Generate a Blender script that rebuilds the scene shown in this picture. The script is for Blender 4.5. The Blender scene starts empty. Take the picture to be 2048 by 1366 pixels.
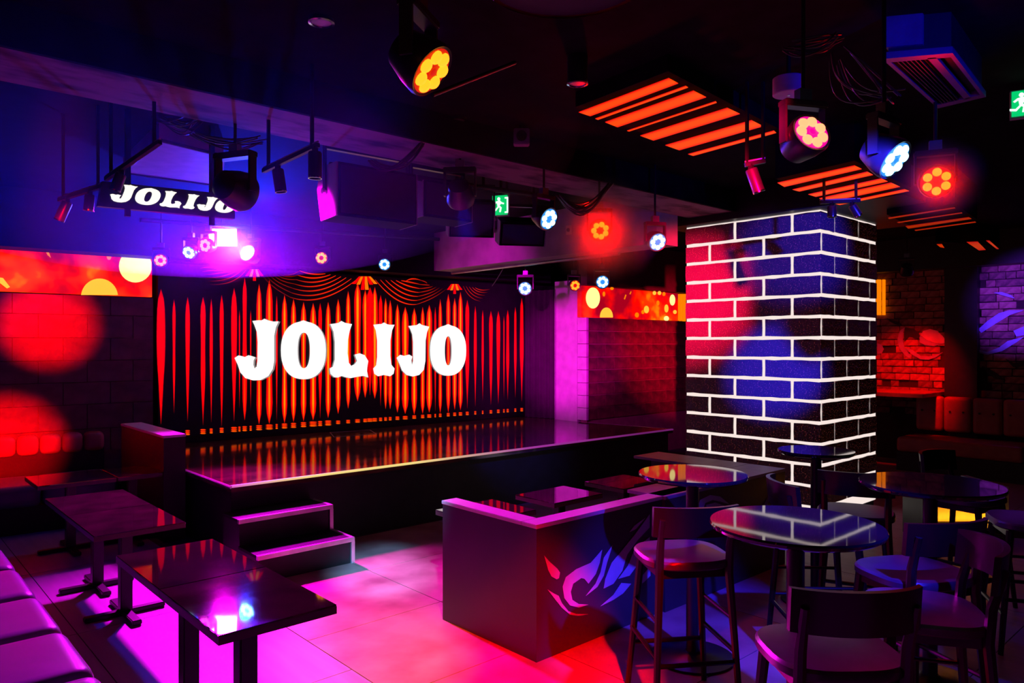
import bpy, bmesh, math, random
from mathutils import Vector, Matrix, geometry
random.seed(7)
S = bpy.context.scene
COL = S.collection
# ---------------------------------------------------------------- camera
FPX, EYE, U0, V0 = 1468.0, 1.7, 1024.0, 688.0
TH = math.atan(1334/1468)
FW = Vector((math.sin(TH), math.cos(TH), 0)); RT = Vector((math.cos(TH), -math.sin(TH), 0)); UP = Vector((0, 0, 1))
CAMP = Vector((0, 0, EYE))
cam = bpy.data.cameras.new('camera'); camo = bpy.data.objects.new('camera', cam); COL.objects.link(camo)
camo.location = CAMP; camo.rotation_euler = (math.pi/2, 0, -TH)
cam.sensor_width = 36; cam.lens = 36*FPX/2048; cam.shift_y = 5/2048; cam.clip_start = .05; cam.clip_end = 100
S.camera = camo
# ---------------------------------------------------------------- world, exposure
w = bpy.data.worlds.new('world'); S.world = w; w.use_nodes = True
w.node_tree.nodes['Background'].inputs[0].default_value = (.05, .02, .08, 1)
w.node_tree.nodes['Background'].inputs[1].default_value = 0.0
vs = S.view_settings; vs.view_transform = 'Standard'; vs.look = 'None'; vs.exposure = 0.0; vs.gamma = 1.0; vs.use_curve_mapping = False
HAZE = .04

# ---------------------------------------------------------------- geometry from the surveyed sight lines
def ray(u, v): return FW + RT*((u-U0)/FPX) + UP*((V0-v)/FPX)
def pz(u, v, z): d = ray(u, v); return CAMP + d*((z-EYE)/d.z)
def py(u, v, y): d = ray(u, v); return CAMP + d*(y/d.y)
def pxx(u, v, x): d = ray(u, v); return CAMP + d*(x/d.x)
def pd(u, v, t): return CAMP + ray(u, v)*t
BW0 = Vector((5.36, 8.42, 0)); BWA = math.radians(-4)
BWE = Vector((math.cos(BWA), math.sin(BWA), 0)); BWN = Vector((-BWE.y, BWE.x, 0))      # along the LED wall, and away from the room
def pb(u, v, off=0.0):
    d = ray(u, v); o = BW0 - BWN*off
    t = (o-CAMP).dot(BWN)/d.dot(BWN); return CAMP + d*t

# ---------------------------------------------------------------- materials
MATS = {}
def nodes(name):
    m = bpy.data.materials.new(name); m.use_nodes = True
    nt = m.node_tree; return m, nt, nt.nodes['Principled BSDF']
def mat(name, c, rough=.5, metal=0., c2=None, scale=8., detail=4., rvar=.0, bump=0., lo=.35, hi=.65, spec=.5, stretch=None, coat=0.):
    if name in MATS: return MATS[name]
    m, nt, b = nodes(name)
    b.inputs['Roughness'].default_value = rough; b.inputs['Metallic'].default_value = metal
    b.inputs['Specular IOR Level'].default_value = spec
    b.inputs['Coat Weight'].default_value = coat; b.inputs['Coat Roughness'].default_value = .08
    if c2 is None: c2 = tuple(x*.75 for x in c)
    tc = nt.nodes.new('ShaderNodeTexCoord'); mp = nt.nodes.new('ShaderNodeMapping')
    if stretch: mp.inputs['Scale'].default_value = stretch
    nz = nt.nodes.new('ShaderNodeTexNoise'); nz.inputs['Scale'].default_value = scale; nz.inputs['Detail'].default_value = detail
    rp = nt.nodes.new('ShaderNodeValToRGB')
    rp.color_ramp.elements[0].position = lo; rp.color_ramp.elements[1].position = hi
    rp.color_ramp.elements[0].color = (*c2, 1); rp.color_ramp.elements[1].color = (*c, 1)
    L = nt.links.new
    L(tc.outputs['Object'], mp.inputs[0]); L(mp.outputs[0], nz.inputs['Vector']); L(nz.outputs['Fac'], rp.inputs[0]); L(rp.outputs[0], b.inputs['Base Color'])
    if rvar:
        mr = nt.nodes.new('ShaderNodeMapRange'); mr.inputs['To Min'].default_value = max(.02, rough-rvar); mr.inputs['To Max'].default_value = rough+rvar
        L(nz.outputs['Fac'], mr.inputs[0]); L(mr.outputs[0], b.inputs['Roughness'])
    if bump:
        bp = nt.nodes.new('ShaderNodeBump'); bp.inputs['Strength'].default_value = bump; bp.inputs['Distance'].default_value = .01
        L(nz.outputs['Fac'], bp.inputs['Height']); L(bp.outputs[0], b.inputs['Normal'])
    MATS[name] = m; return m
def glow(name, c, s, base=(.02, .02, .02)):
    if name in MATS: return MATS[name]
    m, nt, b = nodes(name)
    b.inputs['Base Color'].default_value = (*base, 1); b.inputs['Roughness'].default_value = .4
    b.inputs['Emission Color'].default_value = (*c, 1); b.inputs['Emission Strength'].default_value = s
    if name.split('_')[0] in ('lens', 'plate', 'centre', 'exit', 'sign', 'slat'): m.cycles.emission_sampling = 'NONE'     # the lamp's own spot carries its light
    MATS[name] = m; return m
def vglow(name, s):
    if name in MATS: return MATS[name]
    m, nt, b = nodes(name)
    at = nt.nodes.new('ShaderNodeAttribute'); at.attribute_name = 'Col'
    b.inputs['Base Color'].default_value = (.012, .006, .012, 1); b.inputs['Roughness'].default_value = .6
    nt.links.new(at.outputs['Color'], b.inputs['Emission Color']); b.inputs['Emission Strength'].default_value = s
    MATS[name] = m; return m

BLACK = mat('black_paint', (.012, .012, .013), .5, c2=(.006, .006, .007))
BLKMET = mat('black_metal', (.015, .015, .017), .35, .2, c2=(.01, .01, .011))
LAMPB = mat('lamp_body_plastic', (.03, .03, .034), .35, c2=(.02, .02, .024))
GREYM = mat('grey_metal', (.35, .35, .37), .35, .9)
CHROME = mat('chrome', (.7, .7, .72), .15, 1.)
DARKC = mat('dark_ceiling', (.010, .010, .012), .9, c2=(.005, .005, .006), spec=.05)
WHITEP = mat('pale_paint', (.55, .53, .56), .55, c2=(.45, .43, .46))
CONC = mat('raw_concrete', (.24, .17, .20), .85, c2=(.03, .02, .03), scale=3.2, detail=9, bump=.3, lo=.32, hi=.55, stretch=(1, 2.5, 1))

# ---------------------------------------------------------------- mesh building
class MB:
    def __init__(s): s.v = []; s.f = []; s.c = None
    def add(s, vs, fs):
        n = len(s.v); s.v += [tuple(v) for v in vs]; s.f += [tuple(i+n for i in f) for f in fs]; return s
    def box(s, a, b, M=None):
        x0, y0, z0 = a; x1, y1, z1 = b
        vs = [Vector(p) for p in ((x0,y0,z0),(x1,y0,z0),(x1,y1,z0),(x0,y1,z0),(x0,y0,z1),(x1,y0,z1),(x1,y1,z1),(x0,y1,z1))]
        if M: vs = [M @ p for p in vs]
        return s.add(vs, [(0,3,2,1),(4,5,6,7),(0,1,5,4),(1,2,6,5),(2,3,7,6),(3,0,4,7)])
    def cbox(s, c, d, M=None):
        return s.box((c[0]-d[0]/2, c[1]-d[1]/2, c[2]-d[2]/2), (c[0]+d[0]/2, c[1]+d[1]/2, c[2]+d[2]/2), M)
    def tube(s, pts, r, n=8, cap=True, closed=False):
        pts = [Vector(p) for p in pts]; k = len(pts); rs = r if isinstance(r, (list, tuple)) else [r]*k
        vs = []; ref = None
        for i, p in enumerate(pts):
            a = pts[(i-1) % k] if (i or closed) else p; b = pts[(i+1) % k] if (i < k-1 or closed) else p
            t = (b-a).normalized()
            if ref is None: ref = t.orthogonal().normalized()
            ref = (ref - t*ref.dot(t)).normalized(); bi = t.cross(ref)
            for j in range(n):
                q = 2*math.pi*j/n; vs.append(p + (ref*math.cos(q)+bi*math.sin(q))*rs[i])
        fs = []
        for i in range(k if closed else k-1):
            for j in range(n):
                i2 = (i+1) % k; fs.append((i*n+j, i*n+(j+1) % n, i2*n+(j+1) % n, i2*n+j))
        if cap and not closed: fs += [tuple(range(n))[::-1], tuple((k-1)*n+j for j in range(n))]
        return s.add(vs, fs)
    def lathe(s, prof, n=24, M=None, cap=True):
        vs = []; fs = []
        for (r, z) in prof:
            for j in range(n):
                q = 2*math.pi*j/n; p = Vector((r*math.cos(q), r*math.sin(q), z)); vs.append(M @ p if M else p)
        for i in range(len(prof)-1):
            for j in range(n): fs.append((i*n+j, i*n+(j+1) % n, (i+1)*n+(j+1) % n, (i+1)*n+j))
        if cap: fs += [tuple(range(n))[::-1], tuple((len(prof)-1)*n+j for j in range(n))]
        return s.add(vs, fs)
    def poly(s, pts):
        pts = [Vector(p) for p in pts]
        tr = geometry.tessellate_polygon([pts]); return s.add(pts, [tuple(t) for t in tr])
    def slab(s, pts, dv):
        """outline extruded by dv"""
        pts = [Vector(p) for p in pts]; n = len(pts); dv = Vector(dv)
        tr = geometry.tessellate_polygon([pts])
        return s.add(pts+[p+dv for p in pts], [tuple(t) for t in tr]+[tuple(i+n for i in t[::-1]) for t in tr]+[(i, (i+1) % n, (i+1) % n+n, i+n) for i in range(n)])
    def mesh(s, name, m, smooth=False, bevel=0):
        me = bpy.data.meshes.new(name); me.from_pydata(s.v, [], s.f)
        bm = bmesh.new(); bm.from_mesh(me)
        if bevel:
            bmesh.ops.bevel(bm, geom=bm.edges[:], offset=bevel, segments=2, affect='EDGES', clamp_overlap=True)
        bmesh.ops.recalc_face_normals(bm, faces=bm.faces[:]); bm.to_mesh(me); bm.free()
        me.materials.append(m)
        if smooth:
            me.polygons.foreach_set('use_smooth', [True]*len(me.polygons))
            me.set_sharp_from_angle(angle=math.radians(40))
        return me
    def build(s, name, m, parent=None, smooth=False, bevel=0):
        return link(name, s.mesh(name, m, smooth, bevel), parent)
def link(name, me, parent=None):
    o = bpy.data.objects.new(name, me); COL.objects.link(o)
    if parent: o.parent = parent
    return o
def tag(o, label, cat, group=None):
    o['label'] = label; o['category'] = cat
    if group: o['group'] = group
    return o
def struct(o, label=None):
    o['kind'] = 'structure'
    if label: o['label'] = label
    return o
def thing(name, label, cat, loc=(0, 0, 0), rz=0, group=None):
    o = bpy.data.objects.new(name, None); COL.objects.link(o); o.location = loc; o.rotation_euler = (0, 0, rz); o.empty_display_size = .1
    return tag(o, label, cat, group)
def copy_tree(o, parent=None):
    c = o.copy(); COL.objects.link(c)
    if parent: c.parent = parent
    for ch in list(o.children): copy_tree(ch, c)
    return c
def colour(me, cols):
    a = me.color_attributes.new('Col', 'FLOAT_COLOR', 'POINT')
    for i, c in enumerate(cols): a.data[i].color = (*c, 1)
def spot(parent, pos, aim, colr, power, ang=40, blend=.6, size=.05, name='beam'):
    l = bpy.data.lights.new(name, 'SPOT'); l.color = colr; l.energy = power; l.spot_size = math.radians(ang); l.spot_blend = blend; l.shadow_soft_size = size
    o = bpy.data.objects.new(name, l); COL.objects.link(o)
    d = (Vector(aim)-Vector(pos)).normalized(); o.rotation_euler = d.to_track_quat('-Z', 'Y').to_euler()
    o.location = Vector(pos)
    if parent: o.parent = parent; o.location = Vector(pos)-parent.location
    return o
CEIL = 3.2
RED = (1, .0, .0); BLUE = (.03, .02, 1); MAG = (1, .0, .95); ORANGE = (1, .16, 0)

# ================================================================ ROOM SHELL
fl = MB().box((-.7, -1.5, -.1), (12, 9.2, -.004)).build('floor', mat('dark_screed', (.05, .045, .05), .7)); struct(fl, 'pale floor of the club lit pink, red and blue')
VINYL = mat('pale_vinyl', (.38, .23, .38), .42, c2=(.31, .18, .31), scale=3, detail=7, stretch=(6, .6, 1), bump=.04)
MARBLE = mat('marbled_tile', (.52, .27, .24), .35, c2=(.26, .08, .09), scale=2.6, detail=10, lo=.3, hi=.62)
def floor_rect(x0, x1, y0, y1, m): MB().box((x0+.003, y0+.003, -.03), (x1-.003, y1-.003, 0)).build('floor_panel', m, fl)
sx = pz(570, 1253, 0).x                                   # seam between vinyl and the marbled walkway
ys = [-1.5, .4, 1.9, 3.4, 4.9, 6.4, 7.9, 9.2]
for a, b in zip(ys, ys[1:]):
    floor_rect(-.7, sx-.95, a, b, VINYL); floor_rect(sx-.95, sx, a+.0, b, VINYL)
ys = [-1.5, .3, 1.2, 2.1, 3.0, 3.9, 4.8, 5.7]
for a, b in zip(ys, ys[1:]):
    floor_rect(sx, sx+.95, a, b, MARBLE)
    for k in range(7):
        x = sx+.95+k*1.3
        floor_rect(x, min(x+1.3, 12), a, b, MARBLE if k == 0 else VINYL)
ce = MB().box((-.7, -1.5, CEIL), (12, 9.2, CEIL+.1)).build('ceiling', DARKC); struct(ce, 'black painted ceiling')
WALLB = mat('dark_wall_paint', (.010, .009, .014), .8, spec=.2)
struct(MB().box((-.8, -1.5, 0), (-.7, 9.2, CEIL)).build('wall_left', WALLB), 'dark wall behind the sofa bench')
p0 = BW0-BWE*7.0; p1 = BW0+BWE*7
struct(MB().slab([p0+BWN*.12, p1+BWN*.12, p1+BWN*.25, p0+BWN*.25], (0, 0, CEIL)).build('wall_back', WALLB), 'dark back wall behind the stage screen')
# beams
bm1 = MB().box((-.7, 3.87, 3.0), (7.9, 4.38, CEIL)).build('trim_1', CONC); struct(bm1, 'rough concrete ceiling beam running across in front of the stage')
struct(MB().box((-.7, 3.84, 2.995), (6.44, 3.868, CEIL)).build('trim_10', DARKC), 'dark sheet added for the shade on the near side of the concrete beam')  # black sheet standing in for shade on the beam's near face
PLAST = mat('stained_plaster', (.42, .34, .36), .7, c2=(.3, .24, .26), scale=4)
bm2 = MB().box((5.9, 4.38, 2.69), (6.25, 8.4, CEIL)).build('trim_2', PLAST); struct(bm2, 'plastered ceiling beam running back over the right of the stage')
# soffit above the LED wall
a, b = pb(-60, 500, 0), pb(1075, 560, 0); a.z = b.z = 2.63
sof = MB().slab([a, b, b-BWN*.32, a-BWN*.32], (0, 0, CEIL-2.63)).build('trim_3', mat('soffit_paint', (.018, .016, .026), .75, spec=.2)); struct(sof, 'dark soffit above the curtain screen')
# far right brick wall
FX = 11.5
wr = MB().box((FX+.03, -1.5, 0), (FX+.15, 9.2, CEIL)).build('wall_right', mat('mortar_dark', (.03, .012, .012), .9)); struct(wr, 'old brick wall painted with a black and blue mural')
BRK = [mat('old_brick_a', (.34, .16, .13), .8, c2=(.16, .07, .06), scale=14, bump=.4), mat('old_brick_b', (.42, .22, .17), .8, c2=(.25, .11, .09), scale=14, bump=.4),
       mat('old_brick_c', (.22, .10, .09), .85, c2=(.08, .04, .04), scale=14, bump=.4)]
def brick_mesh(L, Hh, D, m, jit=.004, axis='y'):
    """thin proud block, jittered outline; the face looks along -X (axis y) or -Y (axis x)"""
    r = random.Random(hash((round(L, 3), round(Hh, 3), m.name)) & 0xffff)
    n = max(2, int(L/.09)); out = []
    for i in range(n): out.append((-L/2+L*i/n, -Hh/2+r.uniform(-jit, jit)))
    out.append((L/2, -Hh/2+r.uniform(-jit, jit)))
    out.append((L/2+r.uniform(-jit, jit), 0))
    for i in range(n): out.append((L/2-L*i/n, Hh/2+r.uniform(-jit, jit)))
    out.append((-L/2, Hh/2+r.uniform(-jit, jit))); out.append((-L/2+r.uniform(-jit, jit), 0))
    if axis == 'y': return MB().slab([(0, a, z) for a, z in out], (D, 0, 0)).mesh('brick', m)
    return MB().slab([(a, 0, z) for a, z in out], (0, D, 0)).mesh('brick', m)
cache = {}
def put_brick(parent, L, Hh, D, m, loc, axis, rz=0, jit=.004):
    key = (round(L, 3), round(Hh, 3), m.name, axis, jit)
    if key not in cache: cache[key] = brick_mesh(L, Hh, D, m, jit, axis)
    o = link('brick', cache[key], parent); o.location = loc; o.rotation_euler = (0, 0, rz); return o
rb = random.Random(3)
rowh = .1
n_b = 0
for k in range(21):
    zc = .72+k*rowh
    y = 2.05+rb.uniform(0, .2)
    while y < 4.75:
        L = rb.choice([.2, .26, .26, .34, .12]); yc = y+L/2
        if rb.random() > .05 and not (3.16 < yc < 3.5) and n_b < 300:
            put_brick(wr, L-.012, rowh-.014, .04, BRK[rb.choices([0, 1, 2], [4, 3, 2])[0]], (FX+rb.uniform(-.012, .012), yc, zc), 'y'); n_b += 1
        y += L
# dark pier between the two brick stretches
struct(MB().box((FX-.12, 3.13, 0), (FX+.03, 3.53, CEIL)).build('trim_4', BLACK), 'black pier between the two stretches of brick')
# header above the bricks
struct(MB().box((FX-.3, -1.5, 2.75), (FX+.03, 9.2, CEIL)).build('trim_5', BLACK), 'black bulkhead above the far brick wall')
# mural on the bricks
def wall_shape(name, parent, pix, fn, m, th):
    pts = [fn(u, v) for u, v in pix]; return MB().slab(pts, th).build(name, m, parent)
def cr5(x, y): return 1740+x/3.415, 480+y/3.415
MURB = mat('mural_black', (.01, .01, .012), .6); MURL = mat('mural_pale_blue', (.35, .42, .75), .6, c2=(.25, .3, .6)); MURW = mat('mural_lilac', (.7, .5, .65), .6)
for pts, m in [
    ([(115, 535), (175, 555), (240, 590), (225, 585), (185, 580), (140, 560)], MURB),
    ([(240, 595), (205, 620), (188, 680), (200, 740), (240, 790), (270, 808), (280, 795), (235, 730), (225, 680), (228, 630)], MURL),
    ([(240, 597), (232, 640), (235, 690), (270, 660), (330, 675), (345, 655), (300, 605)], MURB),
    ([(345, 650), (365, 620), (410, 608), (460, 620), (500, 660), (525, 700), (480, 710), (400, 690)], MURW),
    ([(340, 650), (385, 680), (440, 700), (500, 708), (440, 725), (380, 720), (340, 700)], MURL),
    ([(235, 735), (290, 785), (345, 815), (400, 818), (455, 800), (500, 765), (450, 785), (400, 795), (345, 790), (290, 750)], MURL),
    ([(50, 705), (80, 715), (95, 745), (80, 775), (50, 778)], MURL),
    ([(720, 745), (800, 765), (880, 735), (940, 690), (1052, 660), (1000, 700), (900, 760), (800, 785), (740, 772)], MURL),
    ([(740, 610), (800, 555), (880, 500), (950, 480), (1052, 480), (960, 510), (860, 570), (760, 635)], MURL),
    ([(845, 360), (900, 355), (960, 375), (990, 400), (930, 385)], MURL),
    ([(925, 810), (980, 840), (1052, 835), (1052, 860), (980, 870)], MURB),
    ([(980, 620), (1052, 590), (1052, 650), (1000, 660)], MURL), ([(760, 860), (850, 900), (930, 960), (860, 950), (800, 910)], MURB)]:
    wall_shape('mural_stroke', wr, [cr5(x, y) for x, y in pts], lambda u, v: pxx(u, v, FX-.016), m, (-.004, 0, 0))

# ================================================================ STAGE
SZ = .59
DECK = mat('polished_stage_deck', (.11, .04, .03), .09, c2=(.03, .012, .014), scale=5, detail=8, rvar=.05, lo=.3, hi=.7)
TRIML = mat('anodised_edge', (.75, .72, .78), .3, .7)
st = thing('stage', 'raised stage with polished dark deck below the curtain screen', 'stage', (5, 7, 0))
o = Vector((5, 7, 0))
sp = [Vector((2.235, 5.72, SZ)), Vector((8.0, 5.68, SZ)), Vector((7.75, 7.05, SZ)), Vector((7.75, 8.20, SZ)), Vector((2.235, 8.60, SZ))]
MB().slab([p-o for p in sp], (0, 0, -.05)).build('deck', DECK, st)
front = [Vector((2.25, 5.76, 0)), Vector((7.95, 5.72, 0)), Vector((7.72, 7.05, 0)), Vector((7.72, 8.2, 0)), Vector((2.25, 8.58, 0))]
MB().slab([p-o for p in front], (0, 0, SZ-.05)).build('base', BLACK, st)
n_ = 24; b = MB(); cols = []  # front edge glow painted in as emission, pink to yellow to magenta, fading
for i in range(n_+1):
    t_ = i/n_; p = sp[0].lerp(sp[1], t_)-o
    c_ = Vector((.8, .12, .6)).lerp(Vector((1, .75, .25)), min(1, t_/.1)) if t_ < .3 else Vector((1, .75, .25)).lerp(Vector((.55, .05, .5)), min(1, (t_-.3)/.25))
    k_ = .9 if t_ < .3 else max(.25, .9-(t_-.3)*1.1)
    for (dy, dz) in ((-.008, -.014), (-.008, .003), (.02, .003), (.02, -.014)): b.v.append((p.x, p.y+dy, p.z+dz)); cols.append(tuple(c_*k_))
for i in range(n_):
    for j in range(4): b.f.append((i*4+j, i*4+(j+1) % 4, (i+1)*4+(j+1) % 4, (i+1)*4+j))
me = b.mesh('painted_glow_edge', vglow('stage_edge_painted_glow', 1.0)); colour(me, cols); link('painted_glow_edge', me, st)
for a, b in ((sp[1], sp[2]), (sp[4], sp[0])):
    MB().tube([a-o+Vector((0, 0, -.012)), b-o+Vector((0, 0, -.012))], .014, 6).build('edge_strip', TRIML, st)
# flush hatch in the deck
h = [pz(660, 865, SZ+.001), pz(740, 860, SZ+.001), pz(752, 868, SZ+.001), pz(668, 874, SZ+.001)]
for a, b in zip(h, h[1:]+h[:1]): MB().tube([a-o, b-o], .004, 4).build('hatch_edge', TRIML, st)

# steps
s0 = thing('stage_steps', 'two black steps with pale edge strips in front of the stage', 'steps', (2.55, 5.3, 0))
o = s0.location
xl, xr = 2.17, 2.92
for k, (y0, zt) in enumerate(((5.06, .197), (5.40, .394))):
    MB().box((xl-o.x, y0-o.y, 0), (xr-o.x, 5.715-o.y if k else 5.715-o.y, zt-.02) if k else (xr-o.x, 5.40-o.y, zt-.02)).build('riser', BLACK, s0)
    MB().box((xl-o.x-.01, y0-o.y-.01, zt-.02), (xr-o.x+.01, (5.71 if k else 5.40)-o.y, zt)).build('tread', mat('matt_black_tread', (.008, .008, .009), .7, spec=.2), s0)
    e = MB(); e.box((xl-o.x-.012, y0-o.y-.016, zt-.03), (xr-o.x+.012, y0-o.y+.012, zt+.003)).build('nosing', TRIML, s0)
    MB().box((xr-o.x-.016, y0-o.y-.016, zt-.197), (xr-o.x+.014, y0-o.y+.01, zt-.03)).build('corner_strip', TRIML, s0)
    MB().box((xr-o.x-.016, y0-o.y+.012, zt-.006), (xr-o.x+.014, (5.71 if k else 5.40)-o.y, zt+.003)).build('side_strip', TRIML, s0)

# ================================================================ LED WALL with curtain picture
lw = thing('led_wall', 'large LED wall showing a red curtain and big white capital letters', 'screen')
def c6(x, y): return 300+x/2.4976, 500+y/2.4976
q = [pb(316, 522), pb(1047, 577), pb(1047, 826), pb(316, 878)]
zt, zb = 2.6, .66
L0, L1 = pb(316, 700), pb(1049, 700)
MB().slab([Vector((*L0.xy, zb)), Vector((*L1.xy, zb)), Vector((*L1.xy, zt)), Vector((*L0.xy, zt))], BWN*.11).build('panel', mat('led_panel_black', (.02, .02, .03), .5), lw)
MB().slab([Vector((*L0.xy, SZ)), Vector((*L1.xy, SZ)), Vector((*L1.xy, zb-.002)), Vector((*L0.xy, zb-.002))], BWN*.11).build('plinth', BLACK, lw)
STR = [(55,38,195,870,0),(120,14,245,815,0),(188,20,235,855,0),(265,24,235,875,0),(306,14,245,860,0),(358,18,225,880,0),(420,26,190,855,0),(447,6,300,790,0),(473,20,140,850,.2),(503,6,300,800,0),(545,26,170,870,.7),(596,30,150,868,.7),(633,9,230,850,0),(672,24,225,865,1),(717,23,245,860,1),(767,24,260,855,.9),(815,32,265,850,1),(850,18,265,840,0),(890,27,260,838,1),(940,26,245,818,1),(990,24,205,792,1),(1037,30,165,755,1),(1075,24,200,738,1),(1099,34,185,725,0),(1123,28,185,742,1),(1152,20,225,778,0),(1177,18,240,795,1),(1200,18,250,795,.5),(1236,24,270,812,1),(1275,30,285,818,1),(1320,24,290,822,1),(1362,21,285,818,.7),(1395,26,275,812,1),(1425,10,285,805,0),(1450,17,245,815,.6),(1490,19,220,812,.5),(1522,19,240,798,.8),(1551,22,210,800,.9),(1585,19,250,792,0),(1625,13,280,782,0),(1662,10,300,752,0),(1703,17,305,772,0),(1740,17,305,768,0),(1768,6,330,740,0),(1787,14,300,748,0),(1825,12,285,738,0),(1857,17,240,757,0)]
cur = MB(); cc = []
def c_red(k=1.0): return (k, 0, 0)
def hot(t): return (1, .27*t, 0)
for (x, wd, y0, y1, o_) in STR:
    # rows along the spindle: (fraction, half width factor, core factor)
    rows = []
    rl = random.Random(x)
    for i in range(15):
        t = i/14
        hw = 1.0
        if t < .1: hw = (t/.1)**.7
        tp = .86 if o_ else .55
        if t > tp: hw = max(0, 1-((t-tp)/(1-tp))**(1.8 if o_ else 1.1))
        hw = max(hw, .03)*(1+.12*math.sin(t*9+x))
        bright = 1.0 if .03 < t < .97 else .5
        if not o_: bright *= .9-.45*max(0, t-.75)/.25
        core = o_ * (1 if t > .12 else t/.12) * (1 if t < .85 else (1-t)/.15)
        if x < 540: core *= max(0, (t-.5)/.5)
        rows.append((t, hw, bright, core))
    base = len(cur.v)
    for (t, hw, br, core) in rows:
        y = y0+(y1-y0)*t
        for f_, g_ in ((-1.15, None), (-.9, 0), (-.45, 0), (-.16, 1), (.16, 1), (.45, 0), (.9, 0), (1.15, None)):
            cur.v.append(tuple(pb(*c6(x+f_*hw*wd/2*.95, y), .004))); cc.append((0, 0, 0) if g_ is None else (br, .26*core*g_, 0))
    for i in range(14):
        for j in range(7):
            a = base+i*8+j; cur.f.append((a, a+1, a+9, a+8))
# fringe of small gold tassels along the hem
def hem(x): return 912+(797-912)*(x-190)/(1865-190)
for (x, wd, y0, y1, o_) in STR:
    if x < 175: continue
    wdt = max(wd, 10)*(.8 if x > 900 else 1.1)
    for r_, dy in enumerate((-8, 0, 8)):
        hh = 3.2*(1.1 if x < 900 else .75)
        base = len(cur.v); y = hem(x)+dy*(1.1 if x < 900 else .75)
        g = (.06 if r_ < 2 else .2)
        for (dx, dd, c_) in ((-wdt*.62, 0, (.4, 0, 0)), (-wdt*.3, -hh, (1, g*.5, 0)), (wdt*.3, -hh, (1, g, 0)), (wdt*.62, 0, (.4, 0, 0)), (wdt*.3, hh, (1, g, 0)), (-wdt*.3, hh, (1, g*.5, 0))):
            cur.v.append(tuple(pb(*c6(x+dx, y+dd), .004))); cc.append(c_)
        cur.f.append(tuple(range(base, base+6)))
me = cur.mesh('curtain_folds', vglow('led_picture', 1.15))
colour(me, cc); link('curtain_folds', me, lw)
# swags and gathered tails
sw = MB(); sc = []
def arc(a, m, b, wd, k0, k1, sag=1):
    base = len(sw.v); n = 18
    for i in range(n+1):
        t = i/n
        x = (1-t)**2*a[0]+2*t*(1-t)*(2*m[0]-.5*(a[0]+b[0]))+t*t*b[0]; y = (1-t)**2*a[1]+2*t*(1-t)*(2*m[1]-.5*(a[1]+b[1]))+t*t*b[1]
        k = k0+(k1-k0)*t
        hw = wd*(.35+.65*math.sin(math.pi*min(1, max(0, t))))
        for f_, cf in ((-1, 0), (-.4, k), (.4, k), (1, 0)):
            sw.v.append(tuple(pb(*c6(x, y+f_*hw), .007))); sc.append((cf, .02*cf, 0))
    for i in range(n):
        for j in range(3):
            p = base+i*4+j; sw.f.append((p, p+1, p+5, p+4))
for i in range(6):      # left swag
    arc((480-22*i, 100+1*i), (405-20*i, 158-14*i), (300-10*i, 172-16*i), 3.2, .55, .08)
for i in range(7):      # middle-left swag
    arc((1032-26*i, 148-5*i), (860-8*i, 240-20*i), (700+8*i, 236-22*i), 4.2, 1, .35 if i < 5 else .9)
    arc((560+18*i, 120), (610+15*i, 178-9*i), (700+8*i, 236-22*i), 2.6, .12, .35)
for i in range(7):      # middle-right swag
    arc((1125+26*i, 148+1.0*i), (1230+14*i, 246-17*i), (1330+4*i, 272-20*i), 4.2, 1, .8 if i < 5 else .4)
    arc((1330+4*i, 272-20*i), (1410-5*i, 240-13*i), (1478-16*i, 196-4*i), 2.8, .6, .1)
for i in range(5):      # right swag
    arc((1565+15*i, 180+2*i), (1600+14*i, 232-8*i), (1650+12*i, 256-15*i), 2.6, .8, .12)
for (x, y, n_, s_, br) in ((522, 96, 5, 1.0, .8), (1073, 132, 6, 1.15, 1), (1522, 170, 5, .85, .9)):
    for i in range(n_):
        xo = (i-(n_-1)/2); L = 58 if abs(xo) < .8 else 40-3*abs(xo)
        base = len(sw.v)
        for (fx, fy) in ((xo*8-5, 0), (xo*8+5, 0), (xo*19+8, L), (xo*19-8, L)):
            sw.v.append(tuple(pb(*c6(x+fx*s_, y+fy*s_), .009))); sc.append((br, .16*br*(i % 2), 0))
        sw.f.append((base, base+1, base+2, base+3))
me = sw.mesh('curtain_swags', vglow('led_picture', 1.15)); colour(me, sc); link('curtain_swags', me, lw)
# letters, traced in a 520 x 200 pixel survey window
def superell(cx, cy, rx, ry, n=40, p=2.3):
    out = []
    for i in range(n):
        a = 2*math.pi*i/n-math.pi/2; c, s_ = math.cos(a), math.sin(a)
        out.append((cx+rx*math.copysign(abs(c)**(2/p), c), cy+ry*math.copysign(abs(s_)**(2/p), s_)))
    return out
J1 = [(255,165),(300,160),(330,160),(350,147),(375,160),(420,170),(462,168),(440,215),(427,280),(427,480),(415,545),(380,600),(320,630),(260,633),(200,615),(160,570),(140,510),(115,457),(145,437),(165,440),(195,450),(225,435),(250,442),(278,452),(265,475),(263,510),(272,540),(288,525),(295,480),(297,330),(290,250),(270,195)]
LL = [(868,190),(905,185),(935,180),(957,165),(985,180),(1040,190),(1022,240),(1008,310),(1005,420),(1015,495),(1035,520),(1062,505),(1080,480),(1062,430),(1100,420),(1140,435),(1168,480),(1160,530),(1158,560),(1168,610),(1130,597),(1080,605),(1030,615),(990,608),(960,598),(930,610),(900,608),(870,580),(865,540),(890,525),(905,470),(905,330),(895,250),(880,215)]
II = [(1208,195),(1250,190),(1270,190),(1292,177),(1315,190),(1335,195),(1375,195),(1355,240),(1342,320),(1342,440),(1350,510),(1375,540),(1368,580),(1340,600),(1290,590),(1245,600),(1215,580),(1207,540),(1230,515),(1238,450),(1238,320),(1228,240)]
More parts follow.
